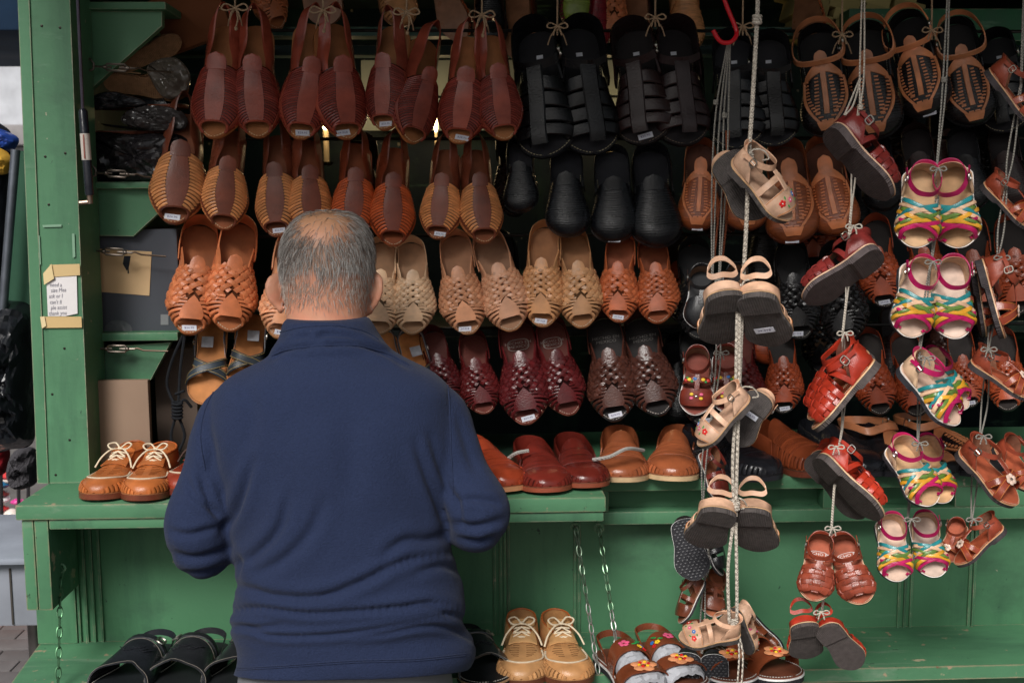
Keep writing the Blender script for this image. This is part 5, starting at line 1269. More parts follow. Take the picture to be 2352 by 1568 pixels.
# slow unevenness of the cloth
s1 = np.sin(V[:, 0]*23+1.3*np.sin(V[:, 2]*17))*np.sin(V[:, 2]*19+V[:, 0]*7); disp += .0022*s1*back
disp = np.where(disp > 0, .007*np.tanh(disp/.007), disp)-.002
V2 = V + Nn*disp[:, None]
E = np.empty(len(fl.edges)*2, np.int32); fl.edges.foreach_get('vertices', E); E = E.reshape(-1, 2); deg = np.maximum(np.bincount(E.ravel(), minlength=len(V2)), 1)[:, None]
for _ in range(2):                                             # settle the cloth
    acc = np.zeros_like(V2); np.add.at(acc, E[:, 0], V2[E[:, 1]]); np.add.at(acc, E[:, 1], V2[E[:, 0]]); V2 = V2*.5+.5*acc/deg
zb = V2[:, 2].min(); wg = np.clip((zb+.20-V2[:, 2])/.20, 0, 1)**1.5; V2[:, 2] += wg*np.clip((2.13-V2[:, 1])/.17, -.3, 1)*.055
fl.vertices.foreach_set('co', V2.astype(np.float32).ravel()); fl.update()
for p in fl.polygons: p.use_smooth = True
fm = mat('fleece', rough=.95, noise=.10, nscale=260, bump=.8, bscale=340, bdist=.0025, spec=.1, sheen=.06, fixed=lin(39, 48, 74), detail=2,
         wear=[(lin(150, 155, 172), 170, .775, .01, (1, 1, 1))])
fl.materials.clear(); fl.materials.append(fm)

# ---- body: head, neck, core and hands in one continuous mesh
YH = 2.245
HEAD = [(484, 738, 762, .018, 2.275), (490, 705, 796, .055, 2.272), (502, 682, 818, .078, 2.268), (522, 664, 836, .094, 2.265), (550, 652, 847, .104, 2.262), (585, 647, 853, .108, 2.26), (620, 647, 854, .108, 2.258), (650, 650, 852, .103, 2.256), (680, 655, 848, .094, 2.25), (706, 659, 843, .085, 2.242), (735, 660, 842, .078, 2.232), (770, 655, 848, .076, 2.22), (812, 640, 862, .08, 2.20)]
mb = MB(); loft_px(mb, HEAD, YH, 44, e=1.0)
hc = P(750, 590, YH)
mb.blob(hc+Vector((0, .075, -.055)), (.068, .075, .085), 18, 12)                 # face, turned down to the bench
mb.blob(hc+Vector((0, .125, -.11)), (.04, .035, .035), 12, 8)                    # chin
mb.tube([hc+Vector((0, .140, -.01)), hc+Vector((0, .160, -.035)), hc+Vector((0, .168, -.055))], [.010, .014, .016], 10)   # nose
mb.tube([hc+Vector((-.05, .125, .012)), hc+Vector((0, .142, .016)), hc+Vector((.05, .125, .012))], .012, 8)               # brow
mb.tube([hc+Vector((-.022, .150, -.082)), hc+Vector((0, .158, -.080)), hc+Vector((.022, .150, -.082))], .007, 8)          # lips
for sx, ex, ey0, ey1 in ((-1, 643, 632, 716), (1, 850, 627, 718)):
    top = P(ex+sx*1, ey0, 2.255); bot = P(ex-sx*2, ey1, 2.255); c = (top+bot)/2; hh = (top.z-bot.z)/2
    M = Matrix.Rotation(sx*R(38), 3, 'Z') @ Matrix.Rotation(sx*R(4), 3, 'Y')
    mb.blob(c+Vector((sx*.003, .004, .003)), (.0065, .021, hh*.9), 12, 10, M)
    rim = [M @ Vector((sx*.0, .020, hh*.55)), M @ Vector((sx*.007, .010, hh*.95)), M @ Vector((sx*.011, -.012, hh*.86)), M @ Vector((sx*.012, -.021, hh*.35)), M @ Vector((sx*.009, -.018, -hh*.25)), M @ Vector((sx*.003, -.006, -hh*.72))]
    mb.tube([c+Vector(p) for p in curve3([tuple(p) for p in rim], 18)], .0062, 8)
    mb.blob(c+M @ Vector((sx*.002, .0, -hh*.84)), (.0075, .011, .011), 10, 8)
loft_px(mb, [(r[0], r[1]+14, r[2]-14, r[3], r[4]) for r in TORSO[1:]], YM, 30, shrink=.68)
arms(mb, .62)
for sx, A2 in ((-1, LA2), (1, RA2)):                                              # hands resting on the bench
    w_ = A2[-1]; f = Vector((-sx*.35, .93, -.05)).normalized(); side = Vector((0, 0, 1)).cross(f)
    mb.tube([w_-f*.02, w_+f*.03], [.026, .026], 12)
    mb.blob(w_+f*.055, (.042, .042, .015), 14, 8, Matrix.Rotation(math.atan2(-f.x, f.y), 3, 'Z'))
    for k, (o_, ln) in enumerate(((-.031, .058), (-.0105, .072), (.0105, .078), (.031, .070))):
        b0_ = w_+f*.085+side*o_*sx; mb.tube(curve3([tuple(b0_), tuple(b0_+f*ln*.5+Vector((0, 0, .008))), tuple(b0_+f*ln+Vector((0, 0, -.012)))], 8), [.0095]*3+[.009]*3+[.0085, .007], 8)
    t0 = w_+f*.03-side*sx*-.036*-1
    mb.tube(curve3([tuple(t0), tuple(t0-side*sx*.022+f*.025), tuple(t0-side*sx*.03+f*.055)], 8), [.013]*3+[.011]*3+[.010, .008], 8)
for sx in (-1, 1):                                                                # legs under the trousers
    mb.tube([(mx0+sx*.09, 2.12, .85), (mx0+sx*.10, 2.12, .5), (mx0+sx*.10, 2.13, .12)], [.07, .055, .04], 12)
mb.blob((mx0, 2.12, .88), (.15, .10, .12), 14, 10)
body = remesh(mb, .0048, 3, 'person')
V = mverts(body); Nn = mnorm(body); px = to_px(V)
def hair_amount(px, Nv):
    """0 bare skin, 1 full hair; the crown is thin and the nape cropped"""
    x, y = px[:, 0], px[:, 1]
    h = np.clip((636+6*np.sin(x*.06)+3*np.sin(x*.19)-y)/16, 0, 1)
    crown = ((x-744)/74)**2+((y-514)/40)**2
    thin = np.clip((crown-.2)/1.4, .10, 1)
    ear = ((np.abs(x-750) > 108)).astype(float)
    return h*thin*(1-ear)
isH = (V[:, 2] > P(750, 730, 2.24).z)
ha = hair_amount(px, Nn)*isH*np.clip((.30-Nn[:, 1])/.3+ (px[:, 1] < 560), 0, 1)
skin = np.array(lin(206, 148, 120)); pink = np.array(lin(212, 138, 112)); crownc = np.array(lin(188, 138, 102)); hc_ = np.array(lin(142, 114, 95))
nz = .5+.5*np.sin(V[:, 0]*90+3*np.sin(V[:, 2]*70))*np.sin(V[:, 2]*80)
base_c = skin[None]*(1-nz[:, None]*.5)+pink[None]*nz[:, None]*.5
up = np.clip((560-px[:, 1])/60, 0, 1)[:, None]; base_c = base_c*(1-up)+crownc[None]*up
stub = np.clip((705-px[:, 1])/40, 0, 1)*(1-ha)*isH*.22
k = np.clip(ha*.8+stub, 0, 1)[:, None]*(px[:, 1] > 480)[:, None]
colr = base_c*(1-k)+hc_[None]*k
at = body.color_attributes.new('Col', 'FLOAT_COLOR', 'POINT')
at.data.foreach_set('color', np.concatenate([colr, np.ones((len(V), 1))], 1).astype(np.float32).ravel())
sk = mat('skin_map', rough=.5, noise=.05, nscale=60, bump=.25, bscale=500, bdist=.0008, spec=.35, fixed=(1, 1, 1))
t = sk.node_tree; vc = t.nodes.new('ShaderNodeVertexColor'); vc.layer_name = 'Col'
for n_ in t.nodes:
    if n_.type == 'VECT_MATH' and n_.operation == 'SCALE': t.links.new(vc.outputs['Color'], n_.inputs[0])
sk.node_tree.nodes['Principled BSDF'].inputs['Subsurface Weight'].default_value = .08
sk.node_tree.nodes['Principled BSDF'].inputs['Subsurface Radius'].default_value = (.01, .004, .002)
body.materials.clear(); body.materials.append(sk)
person = link('person', body); tag(person, 'person seen from behind in a navy fleece pullover and grey trousers, bent over the bench', 'person')
fleece = link('fleece_pullover', fl, person)
from mathutils.bvhtree import BVHTree
bt = BVHTree.FromPolygons([tuple(v) for v in V2], [p.vertices[:] for p in fl.polygons])
def seam(pts, r=.0014, off=.0008):
    out = []
    for x, y in curve3(np.array(pts, float), 60):
        h = bt.ray_cast(CAM, ray(x, y).normalized())
        if h[0] is not None: out.append(h[0]+h[1]*off)
    out = np.array([tuple(p) for p in out])
    for _ in range(3): out[1:-1] = (out[:-2]+out[1:-1]*2+out[2:])/4
    link('seam', MB().tube(out, r, 6).mesh('seam', fm), fleece)
for pts in (Z((962, 590), (970, 680), (974, 800), (980, 900), (984, 960)), Z((218, 610), (180, 690), (166, 780), (180, 880)), Z((275, 1520), (420, 1512), (650, 1496), (860, 1490), (1020, 1474)), Z((275, 1526), (420, 1518), (650, 1502), (860, 1496), (1020, 1480)),
            Z((398, 512), (440, 494), (540, 481), (660, 479), (760, 502), (838, 542)), Z((424, 436), (500, 420), (600, 416), (690, 432), (740, 460))): seam(pts)
for sx in (-1, 1):
    e_ = link('eye', MB().blob(hc+Vector((sx*.03, .142, -.012)), (.011, .009, .008), 10, 8).mesh('eye', MATS['frosted']), person, lin(225, 220, 212))
mb = MB(); loft(mb, [(mx0, 2.12, .62, .20, .13, .85), (mx0, 2.12, .70, .212, .142, .85), (mx0, 2.12, .78, .20, .138, .85), (mx0, 2.12, .86, .18, .12, .85)])
for sx in (-1, 1): mb.tube([(mx0+sx*.10, 2.12, .86), (mx0+sx*.11, 2.12, .5), (mx0+sx*.11, 2.13, .06)], [.105, .088, .078], 16)
tr = remesh(mb, .012, 4, 'trousers'); tr.materials.append(MATS['matte'])
V3 = mverts(tr); link('trousers', tr, person, lin(118, 120, 124))
for sx in (-1, 1):
    q = MB(); q.blob((mx0+sx*.11, 2.19, .04), (.05, .14, .045), 14, 8); link('shoe', q.mesh('shoe', MATS['leather']), person, lin(40, 38, 38))
# ---- hair, strand by strand
rs = np.random.RandomState(5)
tri = []; area = []
ok = isH & (ha > .02)
st_ok = isH & (px[:, 1] < 716) & (px[:, 1] > 640) & (Nn[:, 1] < .3) & (np.abs(px[:, 0]-750) < 103)
polys = [p.vertices[:] for p in body.polygons if ok[p.vertices[0]] or st_ok[p.vertices[0]]]
P4 = np.array([p[:4] if len(p) == 4 else (p[0], p[1], p[2], p[2]) for p in polys])
NS = 15000
pick = P4[rs.randint(0, len(P4), NS)]; wts = rs.dirichlet([1, 1, 1, 1], NS)
pos = (V[pick]*wts[..., None]).sum(1); nr = nrm((Nn[pick]*wts[..., None]).sum(1)); hh_ = (ha[pick]*wts).sum(1); pp = to_px(pos)
stubz = np.clip((pp[:, 1]-630)/14, 0, 1)
keep = rs.rand(NS) < np.where(stubz > .5, .55*np.clip((722-pp[:, 1])/60, 0, 1), np.clip(hh_*.7, .06, 1))
pos, nr, hh_, pp, stubz = pos[keep], nr[keep], hh_[keep], pp[keep], stubz[keep]; n = len(pos)
side = np.sign(pp[:, 0]-750)
swirl = np.stack([.25*np.sin(pp[:, 1]*.05+pp[:, 0]*.03)+.15*side*np.clip(np.abs(pp[:, 0]-750)/100, 0, 1), np.zeros(n), -np.ones(n)], -1)
swirl[:, 0] += np.where(pp[:, 1] < 540, (pp[:, 0]-742)/90, 0)
dirn = swirl + rs.normal(0, .22, (n, 3)); dirn -= nr*(dirn*nr).sum(1, keepdims=True); dirn = nrm(dirn)
ln = np.where(stubz > .5, rs.uniform(.006, .013, n), rs.uniform(.011, .024, n))
rise = np.where(stubz > .5, .25, rs.uniform(.12, .30, n))*ln
rad = rs.uniform(.0003, .00065, n)
edge = (np.abs(pp[:, 0]-750) > 88) & (stubz < .5); rise = np.where(edge, ln*rs.uniform(.2, .5, n), rise)
seg = 4; ring = []; u1 = nrm(np.cross(dirn, nr))
for i in range(seg+1):
    q = i/seg; c = pos + dirn*(ln*q)[:, None] + nr*(rise*(q-.55*q*q)*1.6+.0006)[:, None] - np.array([0, 0, 1.])*(.10*ln*q*q)[:, None]
    r_ = (rad*(1-.75*q))[:, None]
    for k_ in range(3):
        an = 2*math.pi*k_/3; ring.append(c + u1*r_*math.cos(an) + nr*r_*math.sin(an))
HV = np.stack(ring, 1).reshape(-1, 3); per = (seg+1)*3
fq = []
for i in range(seg):
    for k_ in range(3): fq.append((i*3+k_, i*3+(k_+1) % 3, (i+1)*3+(k_+1) % 3, (i+1)*3+k_))
F = (np.arange(n)[:, None, None]*per+np.array(fq)[None]).reshape(-1, 4)
hm = bpy.data.meshes.new('hair'); hm.from_pydata(HV.tolist(), [], F.tolist())
ca = hm.color_attributes.new('Col', 'FLOAT_COLOR', 'POINT')
g = rs.beta(.8, .9, n); whiter = np.clip((pp[:, 1]-560)/90, 0, 1)
g = np.clip(g*.75+whiter*.28, 0, 1)[:, None]
hcol = np.array(lin(80, 68, 58))[None]*(1-g)+np.array(lin(212, 208, 204))[None]*g
hcol = np.where((stubz > .5)[:, None], hcol*.6+np.array(lin(206, 180, 160))[None]*.4, hcol)
ca.data.foreach_set('color', np.repeat(np.concatenate([hcol, np.ones((n, 1))], 1), per, 0).astype(np.float32).ravel())
hmat = mat('hair', rough=.45, noise=0, bump=0, spec=.5, fixed=(1, 1, 1)); t = hmat.node_tree; vc = t.nodes.new('ShaderNodeVertexColor'); vc.layer_name = 'Col'
for n_ in t.nodes:
    if n_.type == 'VECT_MATH' and n_.operation == 'SCALE': t.links.new(vc.outputs['Color'], n_.inputs[0])
for p in hm.polygons: p.use_smooth = True
hm.materials.append(hmat)
tag(link('hair', hm, person), 'short greying hair thinning to a bare patch at the crown', kind='stuff')
# ================================================================ strings, ropes, hook, chains
STR = lin(206, 196, 182); STR2 = lin(190, 160, 130); GREY = lin(150, 146, 138)
def pxpath(pts, n=0):
    p = [tuple(P(x, y, Y)) for x, y, Y in pts]
    return curve3(p, n) if n else [Vector(q) for q in p]
def bow(mb, c, s, r, dx=0.):
    c = Vector(c)
    for sd in (-1, 1):
        mb.tube([c+Vector(p)*s for p in curve3([(0, 0, 0), (sd*.9+dx, -.2, .35), (sd*1.3+dx, -.25, -.1), (sd*.8+dx, -.2, -.3), (0, -.05, 0)], 14)], r, 5)
        mb.tube([c+Vector(p)*s for p in curve3([(0, 0, 0), (sd*.35, -.2, -.5), (sd*.5+dx, -.2, -1.2)], 8)], r, 5)
    mb.blob(c, (r*2.2, r*2.2, r*2.2), 8, 6)
def knot(mb, c, r):
    c = Vector(c)
    for k in range(3): mb.tube([c+Vector((math.cos(a)*r*1.3, math.sin(a)*r*1.3, (k-1)*r*1.1+.3*r*math.sin(a))) for a in np.linspace(0, 6.283, 12, endpoint=False)], r*.75, 6, closed=True)
def twisted(mb, path, r, strands=3, pitch=.016):
    p = np.array([tuple(q) for q in path]); d = np.concatenate([[0], np.cumsum(np.linalg.norm(np.diff(p, axis=0), axis=1))])
    m = int(d[-1]/(pitch/6))+2; u = np.linspace(0, d[-1], m); q = np.stack([np.interp(u, d, p[:, j]) for j in range(3)], -1)
    T = nrm(np.gradient(q, axis=0)); a = nrm(np.cross(T, [0, 1., 0])); b = np.cross(T, a)
    for k in range(strands):
        ph = u/pitch*2*math.pi+k*2*math.pi/strands
        mb.tube(q+r*.5*(np.cos(ph)[:, None]*a+np.sin(ph)[:, None]*b), r*.56, 5)
def thing_mesh(name, mb, m, color, label, cat, group=None, sharp=50):
    o = link(name, mb.mesh(name, MATS[m], sharp=sharp), None, color); tag(o, label, cat, group); return o
# top row strings
tops = [(540, 8, 2.57, 'first burgundy pair'), (742, 14, 2.57, 'second burgundy pair'), (934, 18, 2.57, 'third burgundy pair'), (1107, 24, 2.57, 'fourth burgundy pair')]
for x, y, Y, lb in tops:
    mb = MB(); mb.tube(pxpath([(x+2, -160, Y), (x, y-20, Y), (x, y+18, Y)]), .0022, 6); bow(mb, P(x, y+10, Y-.004), .022, .0019)
    for sd in (-1, 1): mb.tube(pxpath([(x, y+12, Y), (x+sd*12, y+34, Y+.01), (x+sd*16, y+52, Y+.03)], 10), .0017, 5)
    mb.tube(pxpath([(x+3, y+12, Y-.006), (x+6, y+36, Y-.01), (x+2, y+56, Y-.01)], 8), .0019, 5); mb.blob(P(x+2, y+58, Y-.01), (.004, .004, .005), 6, 5)
    thing_mesh('hanging_string', mb, 'string', STR2, 'tan string with a bow holding up the '+lb, 'string', 'tan strings of the top row')
for x, y, lb in ((1280, 60, 'black fisherman pair'), (1505, 40, 'dark brown fisherman pair'), (1706, 60, 'black pair behind the red hook'), (1934, 80, 'first ladder laced pair'), (2140, 70, 'second ladder laced pair')):
    mb = MB(); mb.tube(pxpath([(x+2, -160, 2.6), (x, y-10, 2.6), (x, y+22, 2.6)]), .0021, 6); bow(mb, P(x, y, 2.595), .018, .0018)
    for sd in (-1, 1): mb.tube(pxpath([(x, y+4, 2.6), (x+sd*14, y+22, 2.61), (x+sd*22, y+44, 2.62)], 10), .0016, 5)
    thing_mesh('hanging_string', mb, 'string', STR2, 'pale string with a bow holding up the '+lb, 'string', 'pale strings of the dark shoes')
# braided rope
mb = MB(); rp = pxpath([(1742, -120, 2.10), (1740, 20, 2.10), (1728, 240, 2.10), (1720, 360, 2.10), (1714, 520, 2.11), (1706, 670, 2.11), (1698, 880, 2.11), (1692, 990, 2.10)], 80)
twisted(mb, rp, .0042)
for q in ((1739, 45), (1720, 362), (1704, 690), (1692, 925)): knot(mb, P(q[0], q[1], 2.098), .0048)
for sd in (-1, 1):
    twisted(mb, pxpath([(1696+sd*3, 700, 2.10), (1694+sd*4, 880, 2.10)], 30), .0032)
    twisted(mb, pxpath([(1694+sd*3, 930, 2.075), (1688+sd*5, 1060, 2.075), (1688+sd*2, 1185, 2.08)], 40), .0034)
    twisted(mb, pxpath([(1687+sd*3, 1200, 2.075), (1682+sd*10, 1310, 2.07), (1684+sd*9, 1430, 2.06)], 40), .0034)
knot(mb, P(1688, 1160, 2.08), .005); knot(mb, P(1687, 1432, 2.055), .004)
for sd in (-1, 1): mb.tube(pxpath([(1690, 1436, 2.045), (1702+sd*4, 1500, 2.04), (1696+sd*5, 1600, 2.04)], 12), .0018, 5)
for x, y in ((1740, 350), (1722, 650), (1716, 895), (1690, 1150)):
    mb.tube(pxpath([(x-22, y+14, 2.09), (x-10, y-6, 2.085), (x+14, y-4, 2.085), (x+26, y+14, 2.09), (x+12, y+18, 2.085)], 16), .0016, 5)
thing_mesh('braided_rope', mb, 'rope', STR, 'thick braided white rope carrying the beige child sandals', 'rope')
def cord(name, segs, color, label, r=.0017, kn=(), bows=(), dbl=0., m='string'):
    mb = MB()
    for s_ in segs:
        if dbl:
            for sd in (-1, 1): mb.tube(pxpath([(x+sd*dbl*(1 if 0 < i < len(s_)-1 else .2), y, Y) for i, (x, y, Y) in enumerate(s_)], 24), r, 5)
        else: mb.tube(pxpath(s_, 24) if len(s_) > 2 else pxpath(s_), r, 5)
    for x, y, Y in kn: knot(mb, P(x, y, Y), r*1.6)
    for x, y, Y in bows: bow(mb, P(x, y, Y), .012, r*.8)
    return thing_mesh(name, mb, m, color, label, 'string')
Y2 = 2.13
cord('hanging_string', [[(1984, -120, Y2), (1980, 150, Y2), (1976, 240, Y2)], [(1976, 180, Y2), (1955, 240, Y2), (1940, 265, Y2)], [(1956, 470, Y2), (1950, 540, Y2)], [(1944, 690, Y2), (1936, 760, Y2)], [(1934, 985, Y2), (1928, 1020, Y2)], [(1916, 1120, Y2), (1910, 1210, Y2)], [(1892, 1370, Y2), (1888, 1400, Y2)],
     [(1972, 250, Y2), (1962, 380, Y2+.06), (1956, 470, Y2)], [(1950, 540, Y2), (1948, 620, Y2+.07), (1944, 690, Y2)], [(1936, 760, Y2), (1940, 870, Y2+.07), (1934, 985, Y2)], [(1928, 1020, Y2), (1926, 1080, Y2+.06), (1916, 1120, Y2)], [(1910, 1210, Y2), (1904, 1300, Y2+.05), (1892, 1370, Y2)]],
     STR, 'cotton string carrying the red and burgundy child sandals', dbl=5, kn=[(1976, 246, Y2)], bows=[(1940, 765, Y2-.03), (1920, 1026, Y2-.03), (1912, 1212, Y2-.03), (1886, 1405, Y2-.03), (1960, 520, Y2-.03)])
Y3 = 2.12
cord('hanging_string', [[(2182, -120, Y3), (2170, 180, Y3), (2152, 380, Y3)], [(2154, 385, Y3), (2150, 500, Y3), (2140, 600, Y3)], [(2138, 600, Y3), (2122, 720, Y3), (2110, 825, Y3)], [(2115, 820, Y3), (2112, 920, Y3+.08), (2108, 1018, Y3)], [(2100, 1020, Y3), (2095, 1090, Y3+.1), (2085, 1190, Y3)]],
     GREY, 'grey cord carrying the multicoloured child sandals', dbl=4, kn=[(2168, 183, Y3)], bows=[(2154, 388, Y3-.03), (2142, 602, Y3-.03), (2128, 822, Y3-.03), (2112, 1018, Y3-.03), (2094, 1192, Y3-.03)])
Y4 = 2.13
cord('hanging_string', [[(2356, -120, Y4), (2345, 200, Y4)], [(2344, 200, Y4), (2322, 350, Y4), (2312, 420, Y4)], [(2312, 420, Y4), (2300, 520, Y4), (2292, 590, Y4)], [(2292, 590, Y4), (2282, 700, Y4+.06), (2270, 800, Y4)], [(2270, 800, Y4), (2262, 920, Y4+.05), (2252, 1000, Y4)], [(2252, 1000, Y4), (2240, 1090, Y4+.05), (2232, 1190, Y4)]],
     GREY, 'grey cord carrying the brown flower child sandals', dbl=7, bows=[(2300, 592, Y4-.03), (2270, 802, Y4-.03), (2258, 1002, Y4-.03), (2236, 1192, Y4-.03)])
Y5 = 2.28
cord('hanging_string', [[(1672, 98, Y5), (1650, 250, Y5), (1640, 420, Y5), (1636, 640, Y5)], [(1676, 98, Y5), (1668, 260, Y5), (1664, 400, Y5), (1652, 640, Y5)], [(1644, 640, Y5), (1650, 820, Y5), (1634, 960, Y5)], [(1634, 960, Y5), (1618, 1050, Y5), (1614, 1160, Y5)], [(1614, 1160, Y5), (1624, 1290, Y5), (1618, 1330, Y5)], [(1618, 1330, Y5), (1614, 1420, Y5), (1612, 1500, Y5)]],
     GREY, 'bundle of grey cords looped over the red hook', dbl=5, kn=[(1644, 235, Y5), (1664, 265, Y5), (1652, 640, Y5)], bows=[(1656, 810, Y5-.02)])
cord('leather_lace', [[(1674, 300, 2.32), (1664, 420, 2.3), (1652, 480, 2.3), (1640, 600, 2.3)], [(1668, 300, 2.32), (1672, 460, 2.3), (1660, 590, 2.3)]], lin(150, 84, 58), 'reddish leather lace hanging below the red hook', r=.0022)
mb = MB(); mb.tube(pxpath([(1652, -60, 2.27), (1664, 0, 2.27), (1690, 66, 2.27), (1690, 84, 2.265), (1678, 97, 2.26), (1660, 98, 2.26), (1648, 88, 2.26), (1638, 70, 2.26)], 40), .0046, 8)
thing_mesh('red_hook', mb, 'gloss', lin(206, 26, 40), 'bright red metal hook hanging from above', 'hook')
# grey strings lying over the counter shoes
for pts, lb in ((([(1168, 1052, 2.42), (1186, 1040, 2.41), (1215, 1034, 2.41)]), 'grey string lying across the dark red slip-ons'), (([(1362, 1055, 2.40), (1400, 1048, 2.38), (1440, 1030, 2.38), (1478, 1034, 2.42)]), 'thick grey string lying across the tan slip-on')):
    mb = MB(); mb.tube(pxpath(pts, 16), .0042, 6); thing_mesh('grey_string', mb, 'string', lin(176, 172, 166), lb, 'string')
# chains: separate links
LINK = MB().tube([(.0052*math.cos(a)*(1), 0, .0125*math.sin(a)) for a in np.linspace(0, 6.283, 14, endpoint=False)], .0016, 6, closed=True).mesh('chain_link', MATS['steel'])
def chain(p0, p1, color, label, sag=0., step=.0195, col2=None):
    p0, p1 = Vector(p0), Vector(p1); root = empty('chain', p0); tag(root, label, 'chain', 'chains holding the bench')
    d = p1-p0; n = int(d.length/step); ax = d.normalized()
    q0 = Vector((0, 0, 1)).rotation_difference(-ax)
    for k in range(n):
        o = bpy.data.objects.new('chain_link', LINK); COL.objects.link(o); o.parent = root
        f = (k+.5)/n; o.location = d*f + Vector((0, sag*math.sin(math.pi*f), 0))
        o.rotation_mode = 'QUATERNION'; from mathutils import Quaternion as Q_
        o.rotation_quaternion = q0 @ Q_((0, 0, 1), R(90*(k % 2)+25+rnd.uniform(-12, 12))); c = color if col2 is None or f < .55 else col2; o.color = (*jit(c, .15), 1)
    o = link('eye_bolt', MB().tube([(.009*math.cos(a), 0, .009*math.sin(a)) for a in np.linspace(0, 6.283, 14, endpoint=False)], .0028, 6, closed=True).mesh('eye_bolt', MATS['paint']), root, GREEN)
    return root
chain(P(140, 1304, 2.36), PZ(133, 1580, Z_LOW+.004), lin(96, 140, 104), 'green painted chain hanging from the bench\'s left end')
chain(P(1322, 1210, 2.40), PZ(1374, 1545, Z_LOW+.002), lin(120, 140, 120), 'long chain from the bench, left of the two on the right', col2=lin(180, 182, 176))
chain(P(1376, 1212, 2.44), PZ(1428, 1560, Z_LOW+.002), lin(110, 140, 112), 'long chain from the bench beside the flowered sandals', col2=lin(180, 182, 176))
# ================================================================ left cubbyhole
def boxpx(name, px0, py0, px1, py1, Y, dep, m, color, label, cat, bev=.003):
    a = P(px0, py0, Y); b = P(px1, py1, Y); c = Vector(((a.x+b.x)/2, Y+dep/2, (a.z+b.z)/2)); root = empty(name, (c.x, c.y, min(a.z, b.z))); tag(root, label, cat)
    o = link('carton' if cat == 'box' else 'body', MB().box((0, 0, abs(a.z-b.z)/2), (abs(b.x-a.x), dep, abs(a.z-b.z)), bev=bev).mesh('carton', MATS[m]), root, color)
    return root, Vector((c.x, Y, min(a.z, b.z)))
def stick(root, org, px, Yf, mb_pts, th, name, m, color):
    """flat piece on the front face, given by pixel corners"""
    base_ = root.location
    pts = [P(x, y, Yf)-base_ for x, y in mb_pts]
    return link(name, MB().prism(pts, (0, th, 0)).mesh(name, MATS[m]), root, color)
r, o_ = boxpx('shoe_box', 200, 527, 415, 764, 2.64, .3, 'card', lin(84, 87, 94), 'dark grey shoe box with a beige label on the cubby shelf', 'box')
stick(r, o_, 0, 2.638, [(200, 570), (348, 578), (343, 679), (202, 668)], .0015, 'paper_label', 'paper', lin(214, 180, 136))
stick(r, o_, 0, 2.6365, [(285, 588), (300, 588), (296, 612), (291, 622), (282, 606)], .001, 'tear', 'card', lin(50, 52, 58))
stick(r, o_, 0, 2.6365, [(292, 590), (294, 590), (296, 628), (293, 628)], .0008, 'tear', 'card', lin(50, 52, 58))
stick(r, o_, 0, 2.638, [(254+17+34*math.cos(a), 764-30*math.sin(a)) for a in np.linspace(0, math.pi, 12)] , .001, 'clear_sticker', 'plastic', lin(96, 100, 104))
stick(r, o_, 0, 2.6385, [(369, 722), (387, 722), (387, 746), (369, 746)], .0012, 'small_label', 'paper', lin(128, 130, 132))
r, o_ = boxpx('cardboard_carton', 206, 874, 350, 1113, 2.56, .02, 'card', lin(150, 126, 108), 'tall brown cardboard sheet standing at the bench\'s left end', 'cardboard')
r, o_ = boxpx('cardboard_carton', 352, 800, 460, 1100, 2.74, .2, 'card', lin(120, 104, 94), 'shadowed brown carton behind the knotted black cord', 'box')
# bagged sandals on the upper shelves
def sandal_bag(px0, py0, px1, py1, Y, kind, colors, label, rz=90, tilt=0, plast=None):
    a, b = P(px0, py1, Y), P(px1, py1, Y); Lr = (b-a).length
    Rm = Matrix.Rotation(R(-rz), 4, 'Z') @ Matrix.Rotation(R(tilt), 4, 'Y')
    instance(kind, Matrix.Translation(a+Vector((0, .06, .012))) @ Rm @ Matrix.Diagonal((Lr*1.2, Lr, Lr*.55, 1)), colors, 'bagged_shoe', label, 'shoe', 'shoes lying on the cubby shelves')
sandal_bag(206, 236, 420, 312, 2.66, 'slide', SLIDEB | {'sole': lin(150, 84, 62), 'mid': lin(160, 88, 64)}, 'dark sandal with brown edging on the upper cubby shelf', 88)
sandal_bag(206, 205, 415, 252, 2.68, 'slide', SLIDEB | {'sole': lin(150, 84, 62), 'mid': lin(160, 88, 64)}, 'dark sandal with brown sole lying on top of its partner', 92)
sandal_bag(216, 350, 430, 410, 2.66, 'slide', DKBROWN | {'mid': lin(80, 60, 50)}, 'dark wrapped sandal lowest on the upper cubby shelf', 90)
def crumple(name, pts, Y, dep, color, label, cat, m='plastic', seed=1, amp=.01, n=26):
    """crumpled bag or wrapping: an outline filled, swollen and creased"""
    rr = np.random.RandomState(seed); c = np.mean(np.array(pts), 0); mb = MB()
    ang = np.linspace(0, 2*math.pi, len(pts)+1)
    ring = curve3(np.array([(x, y) for x, y in pts], float), 44, closed=True); rows = []
    for k, q in enumerate(np.linspace(0.02, 1, 14)):
        row = []
        for i, (x, y) in enumerate(ring):
            X = c[0]+(x-c[0])*q; Yp = c[1]+(y-c[1])*q
            p = P(X, Yp, Y); bul = dep*math.sqrt(max(0, 1-q**2.4))
            nz_ = amp*(math.sin(X*.11+seed+2*math.sin(Yp*.06))+math.sin(Yp*.17+X*.05+seed*2)*.8+math.sin((X-Yp)*.23)*.5)*(1-q*.6)+rr.uniform(-.3, .3)*amp
            row.append((p.x, p.y-bul-nz_*.8, p.z))
        rows.append(row+[row[0]])
    A = np.array(rows); B = A.copy(); B[..., 1] = Y+dep*.6*np.sqrt(np.clip(1-np.linspace(0, 1, 14)**2, 0, 1))[:, None]
    mb.shell(A, B)
    return thing_mesh(name, mb, m, color, label, cat, sharp=25)
PALE = C(lin(178, 140, 104), lin(176, 136, 100), lin(172, 128, 92), mid=lin(150, 104, 76))
